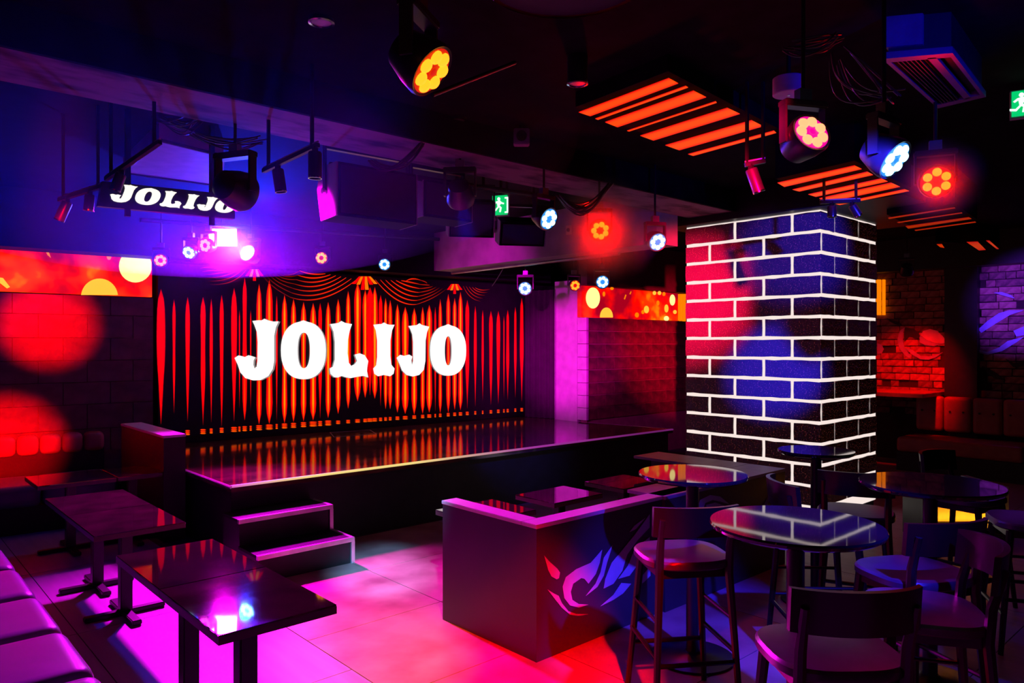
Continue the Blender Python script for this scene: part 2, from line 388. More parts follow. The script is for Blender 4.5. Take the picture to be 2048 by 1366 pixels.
J2 = [(1485,205),(1530,200),(1550,198),(1572,183),(1590,197),(1648,210),(1630,255),(1620,320),(1618,480),(1605,550),(1570,590),(1520,602),(1470,590),(1435,555),(1415,505),(1392,455),(1420,432),(1450,440),(1490,430),(1515,445),(1508,475),(1512,515),(1522,480),(1522,330),(1515,270),(1500,230)]
def oring(c, rx, ry, ci, rxi, ryi):
    o_ = superell(*c, rx, ry); i_ = superell(*ci, rxi, ryi)
    o_[0] = (o_[0][0], o_[0][1]-10)
    return o_, i_
O1 = oring((657, 397), 177, 227, (660, 397), 48, 140); O2 = oring((1797, 398), 142, 198, (1798, 400), 27, 115)
GLY = [J1, O1, LL, II, J2, O2]
def c3(x, y): return 440+x/3.938, 600+y/3.938
def letter(g, fn, th, name, m, parent):
    b = MB()
    if isinstance(g, tuple):
        o_ = [fn(*p) for p in g[0]]; i_ = [fn(*p) for p in g[1]]; n = len(o_); th = Vector(th)
        b.add(o_+i_+[p+th for p in o_]+[p+th for p in i_],
              [(k, (k+1) % n, n+(k+1) % n, n+k) for k in range(n)]+[(2*n+k, 3*n+k, 3*n+(k+1) % n, 2*n+(k+1) % n) for k in range(n)] +
              [(k, 2*n+k, 2*n+(k+1) % n, (k+1) % n) for k in range(n)]+[(n+k, n+(k+1) % n, 3*n+(k+1) % n, 3*n+k) for k in range(n)])
    else: b.slab([fn(*p) for p in g], th)
    return b.build(name, m, parent)
LETW = glow("led_letter_white", (1, .97, .93), 1.15); LETG = glow('led_letter_shadow', (.42, .36, .36), .7)
for i, g in enumerate(GLY):
    dx = (14, 9, -10, 0, -5, -8)[i]
    letter(g, lambda x, y, dx=dx: pb(*c3(x+dx, y+2), .010), BWN*.002, 'letter_shadow', LETG, lw)
    letter(g, lambda x, y: pb(*c3(x, y), .014), BWN*.002, 'letter', LETW, lw)

# ================================================================ SIDE BANNER SCREENS + BLOCK WALLS
def bokeh(name):
    m, nt, b = nodes(name); L = nt.links.new
    tc = nt.nodes.new('ShaderNodeTexCoord'); nz = nt.nodes.new('ShaderNodeTexNoise'); nz.inputs['Scale'].default_value = 2.2; nz.inputs['Detail'].default_value = 3
    rp = nt.nodes.new('ShaderNodeValToRGB'); e = rp.color_ramp.elements
    e[0].position = .36; e[0].color = (.35, 0, .01, 1); e[1].position = .74; e[1].color = (1, .35, 0, 1)
    x = e.new(.5); x.color = (1, .002, 0, 1); x = e.new(.62); x.color = (1, .035, 0, 1)
    L(tc.outputs['Object'], nz.inputs['Vector']); L(nz.outputs['Fac'], rp.inputs[0]); L(rp.outputs[0], b.inputs['Emission Color'])
    b.inputs['Base Color'].default_value = (.02, .01, .01, 1); b.inputs['Emission Strength'].default_value = 1.1
    return m
BOK = bokeh('led_bokeh_picture')
YEL = glow('led_bokeh_yellow', (1, .52, .04), 1.15); CRE = glow('led_bokeh_cream', (1, .78, .25), 1.4); ORG = glow('led_bokeh_orange', (1, .2, 0), 1.1)
def disc_pts(cx, cy, rx, ry, n=28): return [(cx+rx*math.cos(2*math.pi*i/n), cy+ry*math.sin(2*math.pi*i/n)) for i in range(n)]
def banner(name, label, fn, corners, discs, streaks, depth, nrm):
    t = thing(name, label, 'screen')
    MB().slab([fn(*c, 0) for c in corners], nrm*depth).build('panel', BOK, t)
    for (cx, cy, rx, ry, m) in discs: MB().slab([fn(max(min(x, corners[1][0]-1), corners[0][0]), y, .006) for x, y in disc_pts(cx, cy, rx, ry)], nrm*.002).build('light_spot', m, t)
    for pts, m in streaks: MB().slab([fn(x, y, .004) for x, y in pts], nrm*.002).build('light_streak', m, t)
    return t
def clipd(pts, ymax): return [(x, min(y, ymax)) for x, y in pts]
banner('banner_screen', 'wide LED banner with orange bokeh picture above left dark block wall', pb, [(-130, 463), (304, 490), (304, 594), (-130, 577)],
       [(271, 532, 33, 33, CRE)],
       [(clipd(disc_pts(199, 594, 37, 37, 40), 590), YEL), ([(58, 478), (66, 490), (76, 498), (70, 484)], ORG), ([(88, 496), (95, 510), (102, 516), (96, 500)], ORG),
        ([(160, 484), (182, 486), (180, 494), (168, 494)], ORG), (disc_pts(218, 512, 5, 8, 10), ORG), ([(0, 555), (6, 556), (20, 574), (14, 577), (0, 566)], YEL), (disc_pts(120, 487, 11, 7, 12), ORG)], .08, BWN)
yR = 7.0
def pyR(u, v, off=0): return py(u, v, yR-off)
banner('banner_screen', 'small LED banner with orange bokeh picture above right dark block wall', pyR, [(1163, 571), (1356, 587), (1356, 644), (1163, 634)],
       [(1186, 596, 14, 21, CRE), (1293, 619, 5, 7.5, YEL), (1345, 600, 5.5, 11, CRE), (1333, 617, 4, 8, YEL), (1286, 624, 3, 4, ORG), (1350, 624, 3.5, 4, YEL), (1333, 637, 5, 5, CRE), (1208, 588, 2.5, 5, ORG), (1309, 586, 3.5, 4, YEL), (1319, 586, 3.5, 4, YEL), (1328, 588, 3, 4, ORG), (1224, 577, 3.5, 3, ORG), (1274, 630, 4, 5, ORG), (1316, 606, 3, 5, ORG)],
       [(clipd(disc_pts(1213, 634, 13, 19, 30), 635), YEL), ([(1248, 598), (1251, 589), (1253, 590), (1250, 599)], ORG), ([(1259, 588), (1262, 582), (1263, 584), (1261, 589)], ORG)], .08, Vector((0, 1, 0)))
# orange lit slot beside the right banner, seen both sides of the column
tl = thing('light_slot', 'narrow orange lit strips between the small banner and the column', 'light')
for (u0, u1, m) in ((1358, 1362, ORG), (1364, 1372, ORG)):
    MB().slab([pyR(u0, 588), pyR(u1, 588), pyR(u1, 645), pyR(u0, 645)], (0, .05, 0)).build('strip', m, tl)
tl = thing('light_slot', 'narrow orange lit strips on the brick wall beyond the column', 'light')
for (u0, u1) in ((1752, 1760.5), (1764, 1769)):
    MB().slab([pxx(u0, 559, FX-.06), pxx(u1, 559, FX-.06), pxx(u1, 630, FX-.06), pxx(u0, 630, FX-.06)], (.04, 0, 0)).build('strip', ORG, tl)
# left block wall
BLK = mat('glazed_dark_block', (.20, .08, .08), .4, c2=(.10, .04, .04), scale=6, detail=6, bump=.15)
JOINT = mat('block_joint', (.26, .12, .11), .8)
zl = [pb(305, v).z for v in (596, 633, 676.7, 719.4, 760.5, 802.4, 849.5, 893)]
xa, xb = pb(-140, 600), pb(306, 600)
wl = MB().slab([Vector((*xa.xy, .2)), Vector((*xb.xy, .2)), Vector((*xb.xy, zl[0])), Vector((*xa.xy, zl[0]))], BWN*.1).build('wall_back_left', JOINT); struct(wl, 'dark glazed block wall left of the stage below the banner screen')
jw = (pb(0+440/2.529, 640)-pb(192/2.529, 640)).dot(BWE)
s_ref = {0: (pb(318/2.529, 640)-BW0).dot(BWE), 1: (pb(440/2.529, 640)-BW0).dot(BWE)}
smin, smax = (xa-BW0).dot(BWE), (xb-BW0).dot(BWE)
rz_b = BWA
def blocks(parent, ref, jw, smin, smax, z0, z1, org, e, nrm, rz, m, gap=.006):
    s_ = ref-math.ceil((ref-smin)/jw)*jw
    while s_ < smax-.01:
        a, b = max(s_, smin), min(s_+jw, smax)
        if b-a > .03:
            c = org+e*((a+b)/2)-nrm*.018; c.z = (z0+z1)/2
            put_brick(parent, b-a-gap, abs(z1-z0)-gap, .03, m, c, 'x', rz, .0008)
        s_ += jw
for k in range(len(zl)-1):
    blocks(wl, s_ref[k % 2], jw, smin, smax, zl[k+1], zl[k], BW0, BWE, BWN, rz_b, BLK)
# right block wall
zr = [pyR(1175, 540+y/3.79).z for y in (360, 460, 560, 660, 757, 855, 950, 1045, 1140)]
x0 = 7.8; x1 = pyR(1400, 640).x
wr2 = MB().box((x0, yR, SZ-.59), (x1, yR+.12, zr[0])).build('wall_back_right', JOINT); struct(wr2, 'dark block wall right of the stage below the small banner')
jr = pyR(1080+555/3.79, 640).x-pyR(1080+430/3.79, 640).x
BLK2 = mat('rough_dark_block', (.16, .05, .04), .55, c2=(.05, .018, .018), scale=7, detail=5, bump=.5)
rk = [pyR(1080+490/3.79, 640).x, pyR(1080+430/3.79, 640).x]
for k in range(len(zr)-1):
    blocks(wr2, rk[k % 2], jr, x0, x1, zr[k+1], zr[k], Vector((0, yR, 0)), Vector((1, 0, 0)), Vector((0, 1, 0)), 0, BLK2, .014)
for k in range(len(zr)-1):
    MB().box((x0-.045, yR-.03, zr[k+1]+.004), (x0, yR+.14, zr[k]-.004)).build('end_block', WHITEP, wr2)
# wing wall and bulkhead right of the stage
struct(MB().box((7.78, 7.17, 0), (7.9, 7.62, 2.62)).build('wall_stage_right', WHITEP), 'pale panel at the right edge of the stage, glowing magenta')
struct(MB().box((7.78, yR-.02, pyR(1163, 571).z+.01), (11.5, yR+.14, CEIL)).build('trim_6', mat('bulkhead_paint', (.12, .05, .06), .7)), 'dark bulkhead above the small banner screen')
struct(MB().box((7.92, yR+.2, 0), (11.6, yR+.3, CEIL)).build('wall_stage_back', WALLB), 'dark wall right of the stage')
# side curtain
cu = MB(); n = 60; pts = []
ca, cb = Vector((7.66, 8.13, 0)), Vector((7.78, 7.6, 0)); dn = Vector((-(cb-ca).y, (cb-ca).x, 0)).normalized()
prof = [ca.lerp(cb, i/n)+dn*(.028*math.sin(i/n*2*math.pi*5.5)) for i in range(n+1)]
outl = [Vector((p.x, p.y, SZ+.004)) for p in prof]+[Vector((p.x, p.y, SZ+.004))+dn*-.012 for p in reversed(prof)]
cu.slab(outl, (0, 0, 2.5-SZ))
tag(cu.build('stage_curtain', mat('black_velvet', (.035, .02, .035), .9), None, True), 'narrow black velvet curtain hanging between screen and pale panel', 'curtain')

# ================================================================ BRICK-PATTERN LED COLUMN
CX, CY = 6.6, 3.07; CXR, CYR = 7.86, 4.52; DZ = .1955; Z0c = 2.735
cl = thing('led_brick_column', 'square LED column showing black bricks with glowing white joints', 'column', (CX, CY, 0))  # LED screen column; its brick picture is built as tiles over glowing sheets
co = Vector((CX, CY, 0))
MB().box((.02, .02, 0), (CXR-CX-.02, CYR-CY-.02, CEIL)).build('core', BLACK, cl)
GROUT = glow('glowing_joint', (1, .84, .78), .95)
MB().box((.006, .006, .1), (.02, CYR-CY-.006, 2.93)).build('joint_sheet', GROUT, cl)
MB().box((.006, .006, .1), (CXR-CX-.006, .02, 2.93)).build('joint_sheet', GROUT, cl)
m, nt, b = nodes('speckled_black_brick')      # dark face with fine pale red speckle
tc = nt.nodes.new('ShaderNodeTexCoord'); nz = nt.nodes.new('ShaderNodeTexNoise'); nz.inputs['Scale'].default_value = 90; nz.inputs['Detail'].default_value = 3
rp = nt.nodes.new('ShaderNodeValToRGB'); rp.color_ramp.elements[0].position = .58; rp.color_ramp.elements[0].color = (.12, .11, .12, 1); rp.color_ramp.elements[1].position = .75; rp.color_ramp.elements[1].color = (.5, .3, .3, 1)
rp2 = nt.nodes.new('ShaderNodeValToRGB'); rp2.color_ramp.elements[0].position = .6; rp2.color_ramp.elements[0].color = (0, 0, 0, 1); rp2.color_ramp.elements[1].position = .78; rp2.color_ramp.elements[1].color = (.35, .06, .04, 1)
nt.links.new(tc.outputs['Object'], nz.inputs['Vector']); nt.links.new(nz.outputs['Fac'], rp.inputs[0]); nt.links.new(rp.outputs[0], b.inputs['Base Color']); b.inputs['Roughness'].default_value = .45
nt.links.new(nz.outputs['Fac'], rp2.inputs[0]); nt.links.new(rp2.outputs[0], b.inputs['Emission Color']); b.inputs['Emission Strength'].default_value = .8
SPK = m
rows = [(Z0c+DZ, Z0c)]+[(Z0c-DZ*k, Z0c-DZ*(k+1)) for k in range(13)]
for ri, (zt_, zb_) in enumerate(rows):
    odd = ri % 2 == 0            # topmost row has the joints at 3.94 / 3.34
    ref = 3.94 if odd else 4.23
    # left face (normal -X), run in Y
    y = ref-.6*4
    while y < CYR:
        a_, b_ = max(y, CY), min(y+.6, CYR)
        if b_-a_ > .05:
            g0 = .017 if a_ > CY+.001 else 0; g1 = .017 if b_ < CYR-.001 else 0
            put_brick(cl, b_-a_-g0-g1, DZ-.032, .012, SPK, (-.004, (a_+g0+b_-g1)/2-CY, (zt_+zb_)/2), 'y', 0, .0035)
        y += .6
    ref = 6.887 if odd else 7.155
    x = ref-.53*4
    while x < CXR:
        a_, b_ = max(x, CX), min(x+.53, CXR)
        if b_-a_ > .05:
            g0 = .012 if a_ > CX+.001 else 0; g1 = .012 if b_ < CXR-.001 else 0
            put_brick(cl, b_-a_-g0-g1, DZ-.032, .012, SPK, ((a_+g0+b_-g1)/2-CX, -.004, (zt_+zb_)/2), 'x', 0, .0035)
        x += .53
struct(MB().box((6.45, 2.3, 2.93), (8.2, 4.7, CEIL)).build('trim_7', BLACK), 'black bulkhead around the top of the brick column')

# ================================================================ LOW PARTITIONS
PANEL = mat('dark_laminate', (.045, .038, .042), .4, c2=(.038, .032, .036), scale=3)
CAP = mat('pale_cap', (.75, .68, .75), .32, c2=(.7, .62, .7))
PH = .735
pt = thing('low_partition', 'L-shaped low partition with pale cap and flame mural beside the round tables', 'partition', (2.73, 2.81, 0))
W = 1.95; D = .83; T = .14
MB().box((0, 0, .0), (W, .1, PH-.022)).build('front_panel', PANEL, pt)
MB().box((0, .1, 0), (.1, D, PH-.022)).build('side_panel', PANEL, pt)
MB().box((-.006, -.006, PH-.022), (W+.006, .112, PH)).build('cap', CAP, pt, bevel=.003)
MB().box((-.006, .112, PH-.022), (.112, D+.006, PH)).build('cap', CAP, pt, bevel=.003)
PAINT = mat('mural_paint_pale', (.42, .42, .50), .5, c2=(.36, .36, .44))
def c3b(x, y): return 840+x/3.105, 900+y/3.105
for pts in ([(770,655),(800,690),(850,735),(868,760),(862,795),(848,803),(815,785),(795,745)],
    [(1130,620),(1060,700),(970,740),(905,790),(885,850),(895,920),(930,965),(985,978),(1045,960),(985,956),(945,930),(935,880),(950,830),(1000,795),(1020,800),(1045,830),(1090,770),(1115,700)],
    [(790,865),(830,890),(860,905),(880,950),(920,1000),(970,1018),(1045,1020),(980,1030),(930,1022),(880,980),(840,930)],
    [(1195,590),(1140,670),(1120,760),(1090,830),(1030,905),(1100,850),(1140,780),(1160,700)],
    [(1425,400),(1330,530),(1240,640),(1190,700),(1150,800),(1140,860),(1200,830),(1255,750),(1285,650),(1350,560),(1425,480)],
    [(1425,540),(1330,620),(1290,720),(1230,800),(1300,780),(1360,700),(1425,640)],
    [(1310,830),(1250,825),(1200,900),(1120,970),(1200,930),(1260,890)],
    [(1400,420),(1330,470),(1300,510),(1340,490)], [(1430,720),(1370,790),(1330,860),(1390,820),(1430,780)]):
    P = [py(*c3b(x, y), 2.807)-pt.location for x, y in pts]
    MB().slab(P, (0, -.002, 0)).build('mural_flame', PAINT, pt)
# partition near the column
c_ = pz(1570, 937, PH)
p2 = thing('low_partition', 'dark low partition with purple cap standing against the brick column', 'partition', (c_.x-1.55, c_.y, 0))
MB().box((0, 0, 0), (1.55, .1, PH-.022)).build('front_panel', PANEL, p2)
MB().box((1.45, .1, 0), (1.55, 1.2, PH-.022)).build('side_panel', PANEL, p2)
MB().box((-.006, -.006, PH-.022), (1.556, .3, PH)).build('cap', mat('purple_cap', (.35, .3, .4), .35), p2, bevel=.003)
MB().box((1.2, .3, PH-.022), (1.556, 1.2, PH)).build('cap', mat('purple_cap', (.35, .3, .4), .35), p2, bevel=.003)
for pts in ([(1396,1013),(1400,1000),(1420,990),(1440,993),(1458,1008),(1440,1003),(1425,1000),(1410,1006),(1406,1018)], [(1412,1010),(1430,1005),(1450,1012),(1458,1020),(1415,1022)],
            [(1527,1010),(1535,995),(1545,985),(1538,1000),(1534,1012)], [(1543,1010),(1547,994),(1560,990),(1568,1000),(1569,1012),(1562,1012),(1560,1000),(1550,998),(1548,1011)]):
    P = [py(u, v, c_.y-.003)-p2.location for u, v in pts]
    MB().slab(P, (0, -.002, 0)).build('mural_flame', PAINT, p2)
# partition at the left of the stage
p3 = thing('low_partition', 'black low partition with pale cap at the left end of the stage', 'partition', (2.02, 6.66, 0))
MB().box((0, 0, 0), (.18, 1.3, .893)).build('panel', BLACK, p3)
MB().box((-.006, -.006, .893), (.185, 1.3, .915)).build('cap', CAP, p3, bevel=.003)

# ================================================================ TABLES
TOP = mat('marbled_tabletop', (.055, .014, .022), .03, spec=.8, c2=(.014, .004, .008), scale=5, detail=9, rvar=.015, lo=.3, hi=.7, bump=.01)
EDGE = mat('table_edge', (.10, .05, .05), .4)
def square_table(name, label, x0, x1, y0, y1, group, z=.6, long_base=True):
    cx, cy = (x0+x1)/2, (y0+y1)/2
    t = thing(name, label, 'table', (cx, cy, 0), 0, group)
    a, b = (x1-x0)/2-.002, (y1-y0)/2-.002
    MB().box((-a, -b, z-.006), (a, b, z)).build('table_top', TOP, t, bevel=.002)
    MB().box((-a, -b, z-.034), (a, b, z-.006)).build('edge_band', EDGE, t)
    MB().cbox((0, 0, z/2-.01), (.07, .07, z-.05)).build('post', BLKMET, t, bevel=.006)
    MB().cbox((0, 0, z-.04), (.3, .3, .012)).build('mount_plate', BLKMET, t)
    MB().cbox((0, 0, .018), (.46, .055, .03)).build('foot_bar', BLKMET, t, bevel=.005)
    MB().cbox((0, 0, .018), (.055, .52, .03)).build('foot_bar', BLKMET, t, bevel=.005)
    return t
G1 = 'low tables along the sofa'
square_table('lounge_table', 'low marbled table nearest the camera, reflecting the white blinder lamp', .908, 1.344, 2.435, 3.055, G1, .74)
square_table('lounge_table', 'low marbled table beside the stage steps, reflecting red curtain stripes', .908, 1.344, 3.055, 3.674, G1, .74)
square_table('lounge_table', 'low marbled table in the middle pair, half nearer the camera', 1.05, 1.56, 4.71, 5.40, G1)
square_table('lounge_table', 'low marbled table in the middle pair, half farther from the camera', 1.05, 1.56, 5.40, 6.10, G1)
square_table('lounge_table', 'low marbled table left in the far pair by the back sofa', 1.10, 1.655, 6.66, 7.22, G1)
square_table('lounge_table', 'low marbled table right in the far pair, touching the stage-side partition', 1.665, 2.015, 6.66, 7.18, G1)
G2 = 'low tables behind the partition'
square_table('lounge_table', 'low marbled table in the corner of the partition, mostly hidden', 2.90, 3.40, 3.50, 3.95, G2)
square_table('lounge_table', 'low marbled table behind the partition, middle of its row', 3.62, 4.13, 3.55, 3.95, G2)
square_table('lounge_table', 'low marbled table behind the partition, farthest along its row', 4.37, 4.86, 3.55, 3.95, G2)
RTOP = mat('black_gloss_top', (.02, .017, .02), .03, c2=(.015, .012, .015), spec=.8)
def round_table(label, cx, cy, r, z):
    t = thing('round_table', label, 'table', (cx, cy, 0), 0, 'round bar tables')
    MB().lathe([(r-.02, z-.028), (r-.003, z-.018), (r, z-.008), (r-.004, z)], 64).build('table_top', RTOP, t, True)
    MB().lathe([(.16, z-.045), (.16, z-.028)], 24).build('mount_plate', BLKMET, t)
    MB().lathe([(.04, .02), (.034, .05), (.034, z-.045)], 20).build('post', BLKMET, t, True)
    MB().lathe([(.22, 0), (.22, .012), (.05, .03), (.04, .04)], 40).build('base', BLKMET, t, True)
TA = pz(1591, 1047, 1.0); TB = pz(1385, 946, 1.0); TC = pz(1860, 966, 1.0); TD = pz(1632, 900, 1.0)
round_table('glossy black round bar table nearest, mirroring the brick column', TA.x, TA.y, .325, 1.0)
round_table('glossy black round bar table beside the partition, mirroring orange lights', TB.x, TB.y, .29, 1.0)
round_table('dark round bar table at the right, farther than its neighbour', TC.x, TC.y, .33, 1.0)
round_table('small round bar table standing directly in front of the column corner', TD.x, TD.y, .24, 1.0)

# ================================================================ BAR STOOLS
WOOD = mat('dark_stained_wood', (.012, .005, .004), .28, c2=(.007, .003, .003), scale=10, stretch=(1, 1, .15))
SEATM = mat('seat_leatherette', (.075, .035, .07), .3, c2=(.06, .03, .055), scale=20)
def stool(sz=.72):
    t = thing('bar_stool', '', 'stool')
    # seat: rounded square, local +Y is the front
    n = 40; ring = superell(0, 0, .21, .20, n, 3.0)
    b = MB(); prof = ((.93, sz-.045), (1.0, sz-.035), (1.0, sz-.012), (.96, sz-.002), (.6, sz+.004), (.05, sz+.005))
    for s_, z in prof: b.v += [(x*s_, y*s_, z) for x, y in ring]
    for i in range(len(prof)-1):
        for j in range(n): b.f.append((i*n+j, i*n+(j+1) % n, (i+1)*n+(j+1) % n, (i+1)*n+j))
    b.f += [tuple(range(n))[::-1], tuple(range((len(prof)-1)*n, len(prof)*n))]
    b.build('seat', SEATM, t, True)
    b = MB().box((-.16, -.15, sz-.085), (.16, .15, sz-.045)).build('seat_frame', WOOD, t)
    for sx_ in (-1, 1):
        MB().tube([(sx_*.15, .14, sz-.05), (sx_*.20, .20, 0)], [.021, .014], 8).build('leg', WOOD, t, True)
        MB().tube([(sx_*.20, -.215, 0), (sx_*.165, -.165, sz-.06), (sx_*.165, -.175, sz+.06), (sx_*.168, -.215, sz+.20)], [.014, .02, .019, .014], 8).build('leg', WOOD, t, True)
        MB().tube([(sx_*.188, -.19, .30), (sx_*.185, .18, .30)], .011, 8).build('stretcher', WOOD, t, True)
        MB().tube([(sx_*.178, -.18, .45), (sx_*.175, .165, .45)], .009, 8).build('stretcher', WOOD, t, True)
    MB().tube([(-.19, .185, .22), (.19, .185, .22)], .012, 8).build('stretcher', WOOD, t, True)
    MB().tube([(-.185, -.195, .26), (.185, -.195, .26)], .011, 8).build('stretcher', WOOD, t, True)
    # curved backrest
    b = MB(); k = 16; R_ = .30
    rows_ = [(sz+.115, .0), (sz+.13, .010), (sz+.235, .010), (sz+.25, .0)]
    for z, th in rows_:
        for i in range(k+1):
            a = math.radians(-42+84*i/k); wv = .008*math.cos(a*2)
            x = R_*math.sin(a); y = -.235+(1-math.cos(a))*.30 - (z-sz)*.10
            b.v.append((x, y-.011, z+wv))
        for i in range(k+1):
            a = math.radians(-42+84*i/k); wv = .008*math.cos(a*2)
            x = R_*math.sin(a); y = -.235+(1-math.cos(a))*.30 - (z-sz)*.10
            b.v.append((x, y+.011, z+wv))
    m_ = k+1
    for r_ in range(3):
        for i in range(k):
            a0 = r_*2*m_+i; a1 = (r_+1)*2*m_+i
            b.f.append((a0, a0+1, a1+1, a1)); b.f.append((a0+m_, a1+m_, a1+m_+1, a0+m_+1))
        for e_ in (0, k):
            a0 = r_*2*m_+e_; a1 = (r_+1)*2*m_+e_; b.f.append((a0, a1, a1+m_, a0+m_))
    for i in range(k):
        b.f.append((i, i+m_, i+m_+1, i+1)); a0 = 3*2*m_+i; b.f.append((a0, a0+1, a0+m_+1, a0+m_))
    b.build('backrest', WOOD, t, True)
    return t
proto = stool()
spots_ = [  # seat centre, facing (direction of the seat front) in degrees from +X, label
    (pz(1362, 1098, .725), 56, 'dark wooden bar stool between partition mural and nearest round table'),
    (Vector((2.37, 1.08, 0)), 50, 'dark wooden bar stool closest to the camera, its curved back turned to us'),
    (Vector((2.99, 1.0, 0)), 122, 'dark bar stool with blue and pink lit seat behind the closest stool'),
    (Vector((3.46, 1.20, 0)), 62, 'dark bar stool with bright blue-edged seat before the far right table'),
    (Vector((3.86, 1.80, 0)), -45, 'dark bar stool below the small table at the column corner'),
    (Vector((4.43, 1.85, 0)), 23, 'dark bar stool between small corner table and far right round table'),
    (Vector((4.95, 1.10, 0)), 120, 'dark bar stool cut off by the right picture edge'),
    (Vector((5.42, 1.55, 0)), -100, 'dark bar stool behind the far right round table, back catching yellow light')]
for i, (p, fd, lb) in enumerate(spots_):
    o = proto if i == 0 else copy_tree(proto)
    o.location = (p.x, p.y, 0); o.rotation_euler = (0, 0, math.radians(fd-90)); o['label'] = lb; o['category'] = 'stool'; o['group'] = 'wooden bar stools'

# ================================================================ SOFAS
LEATH = mat('wine_leatherette', (.16, .13, .19), .3, c2=(.13, .11, .16), scale=6, bump=.02)
LEATHR = mat('red_leatherette', (.40, .10, .09), .42, c2=(.32, .07, .07), scale=8)
def cushion(parent, name, a, b, m, bev=.06, seg=4):
    c = [(a[i]+b[i])/2 for i in range(3)]; d = [b[i]-a[i] for i in range(3)]
    me = bpy.data.meshes.new(name); bm = bmesh.new(); bmesh.ops.create_cube(bm, size=1)
    for v in bm.verts: v.co = Vector((v.co.x*d[0]+c[0], v.co.y*d[1]+c[1], v.co.z*d[2]+c[2]))
    bmesh.ops.bevel(bm, geom=bm.edges[:], offset=min(bev, min(d)*.45), segments=seg, affect='EDGES', profile=.6)
    bm.to_mesh(me); bm.free(); me.materials.append(m); me.polygons.foreach_set('use_smooth', [True]*len(me.polygons))
    return link(name, me, parent)
sb = thing('sofa_bench', 'long upholstered sofa bench along the left, lit purple', 'sofa', (.3, 4.3, 0))
def pl(v): return v
seams = [1.50, 2.08, 2.66, 3.22, 3.80, 4.40, 5.02, 5.64, 6.26, 6.88]
for a, b in zip(seams, seams[1:]):
    cushion(sb, 'seat_cushion', (-.19, a-4.3+.006, .24), (.435, b-4.3-.006, .43), LEATH, .075, 5)
    cushion(sb, 'back_cushion', (-.42, a-4.3+.006, .36), (-.18, b-4.3-.006, .85), LEATH, .06)
MB().box((-.40, 1.5-4.3, 0), (.36, 6.88-4.3, .25)).build('plinth', BLACK, sb)
sb2 = thing('back_sofa', 'tufted red sofa against the dark block wall at the back left', 'sofa', (1.1, 8.1, 0))
def bl(s, off, z):   # along the back wall
    p = BW0+BWE*s-BWN*off; return Vector((p.x, p.y, z))-sb2.location
ms = (Vector((2.0, 8.6, 0))-BW0).dot(BWE)
for k in range(13):
    s_ = ms-.19*k
    c = bl(s_-.095, .14, .70)
    o = cushion(sb2, 'back_cushion', (-.094, -.08, -.10), (.094, .08, .10), LEATHR, .07); o.location = c; o.rotation_euler = (0, 0, BWA)
o = MB().box((-1.24, -.07, 0), (1.24, .07, .66)).build('back_board', BLACK, sb2); o.location = bl(ms-1.24, .10, 0); o.rotation_euler = (0, 0, BWA)
for k in range(4):
    s_ = ms-.62*k
    o = cushion(sb2, 'seat_cushion', (-.305, -.34, -.10), (.305, .34, .10), LEATH, .07); o.location = bl(s_-.31, .60, .33); o.rotation_euler = (0, 0, BWA)
o = MB().box((-1.24, -.36, -.12), (1.24, .42, .12)).build('plinth', BLACK, sb2); o.location = bl(ms-1.24, .55, .12); o.rotation_euler = (0, 0, BWA)
# ================================================================ FAR RIGHT: ledge, bar counter, booth
struct(MB().box((FX-.9, 3.55, .98), (FX+.02, 4.9, 1.03)).build('trim_8', mat('wood_ledge', (.4, .16, .1), .45)), 'wooden ledge below the far brick wall')
struct(MB().box((FX-.6, 4.45, 0), (FX-.5, 4.6, .98)).build('trim_9', WHITEP), 'pale post below the wooden ledge')
bt = thing('booth_sofa', 'small red buttoned booth seat below the far brick wall', 'sofa', (10.9, 3.1, 0))
for k in range(4):
    o = cushion(bt, 'back_cushion', (-.08, -.17, -.24), (.08, .17, .24), LEATHR, .06); o.location = (.3, .55-.35*k, .74)
    for dy in (-.08, .08):
        b = MB().lathe([(.0, -.012), (.014, -.008), (.014, 0)], 10, Matrix.Rotation(math.pi/2, 4, 'Y')); q_ = b.build('button', BLACK, bt, True); q_.location = (.215, .55-.35*k+dy, .78)
cushion(bt, 'seat_cushion', (-.4, -.7, .25), (.24, .75, .45), LEATHR, .06)
MB().box((-.38, -.7, 0), (.4, .75, .25)).build('plinth', BLACK, bt)
cn = thing('bar_counter', 'low counter with glowing amber strip under its top at the right', 'counter', (0, 0, 0))
q0 = pz(1860, 1040, 0.12)
ya, yb2 = 1.75, 2.75
xq = 6.9
A = pd(1862, 1000, 6.2); B = pd(1994, 1012, 6.2)
cn.location = (A.x, A.y, 0)
e_ = (B-A); e_.z = 0; ln = e_.length; e_.normalize(); ang = math.atan2(e_.y, e_.x); cn.rotation_euler = (0, 0, ang)
AMB = glow('amber_strip', (1, .36, .02), 1.0)
zA, zB = A.z, pd(1862, 1038, 6.2).z
MB().box((0, 0, zB-.02), (ln, .04, zA)).build('glowing_panel', mat('amber_lit_panel', (.7, .5, .2), .5), cn)
MB().box((-.02, -.05, zA), (ln+.05, .5, zA+.05)).build('counter_top', BLACK, cn)
MB().box((0, .04, 0), (ln, .45, zA)).build('body', BLACK, cn)
MB().box((0, -.10, zB-.05), (ln, -.08, zB-.02)).build('strip_light', AMB, cn)
MB().box((ln, -.06, 0), (ln+.06, .5, zA+.12)).build('end_post', mat('counter_post_blue', (.2, .2, .3), .4), cn)
MB().box((0, -.11, 0), (ln, 0, zB-.05)).build('foot_step', BLACK, cn)
la = bpy.data.lights.new('strip_glow', 'AREA'); la.shape = 'RECTANGLE'; la.size = ln*.95; la.size_y = .03; la.color = (1, .36, .02); la.energy = 1.5
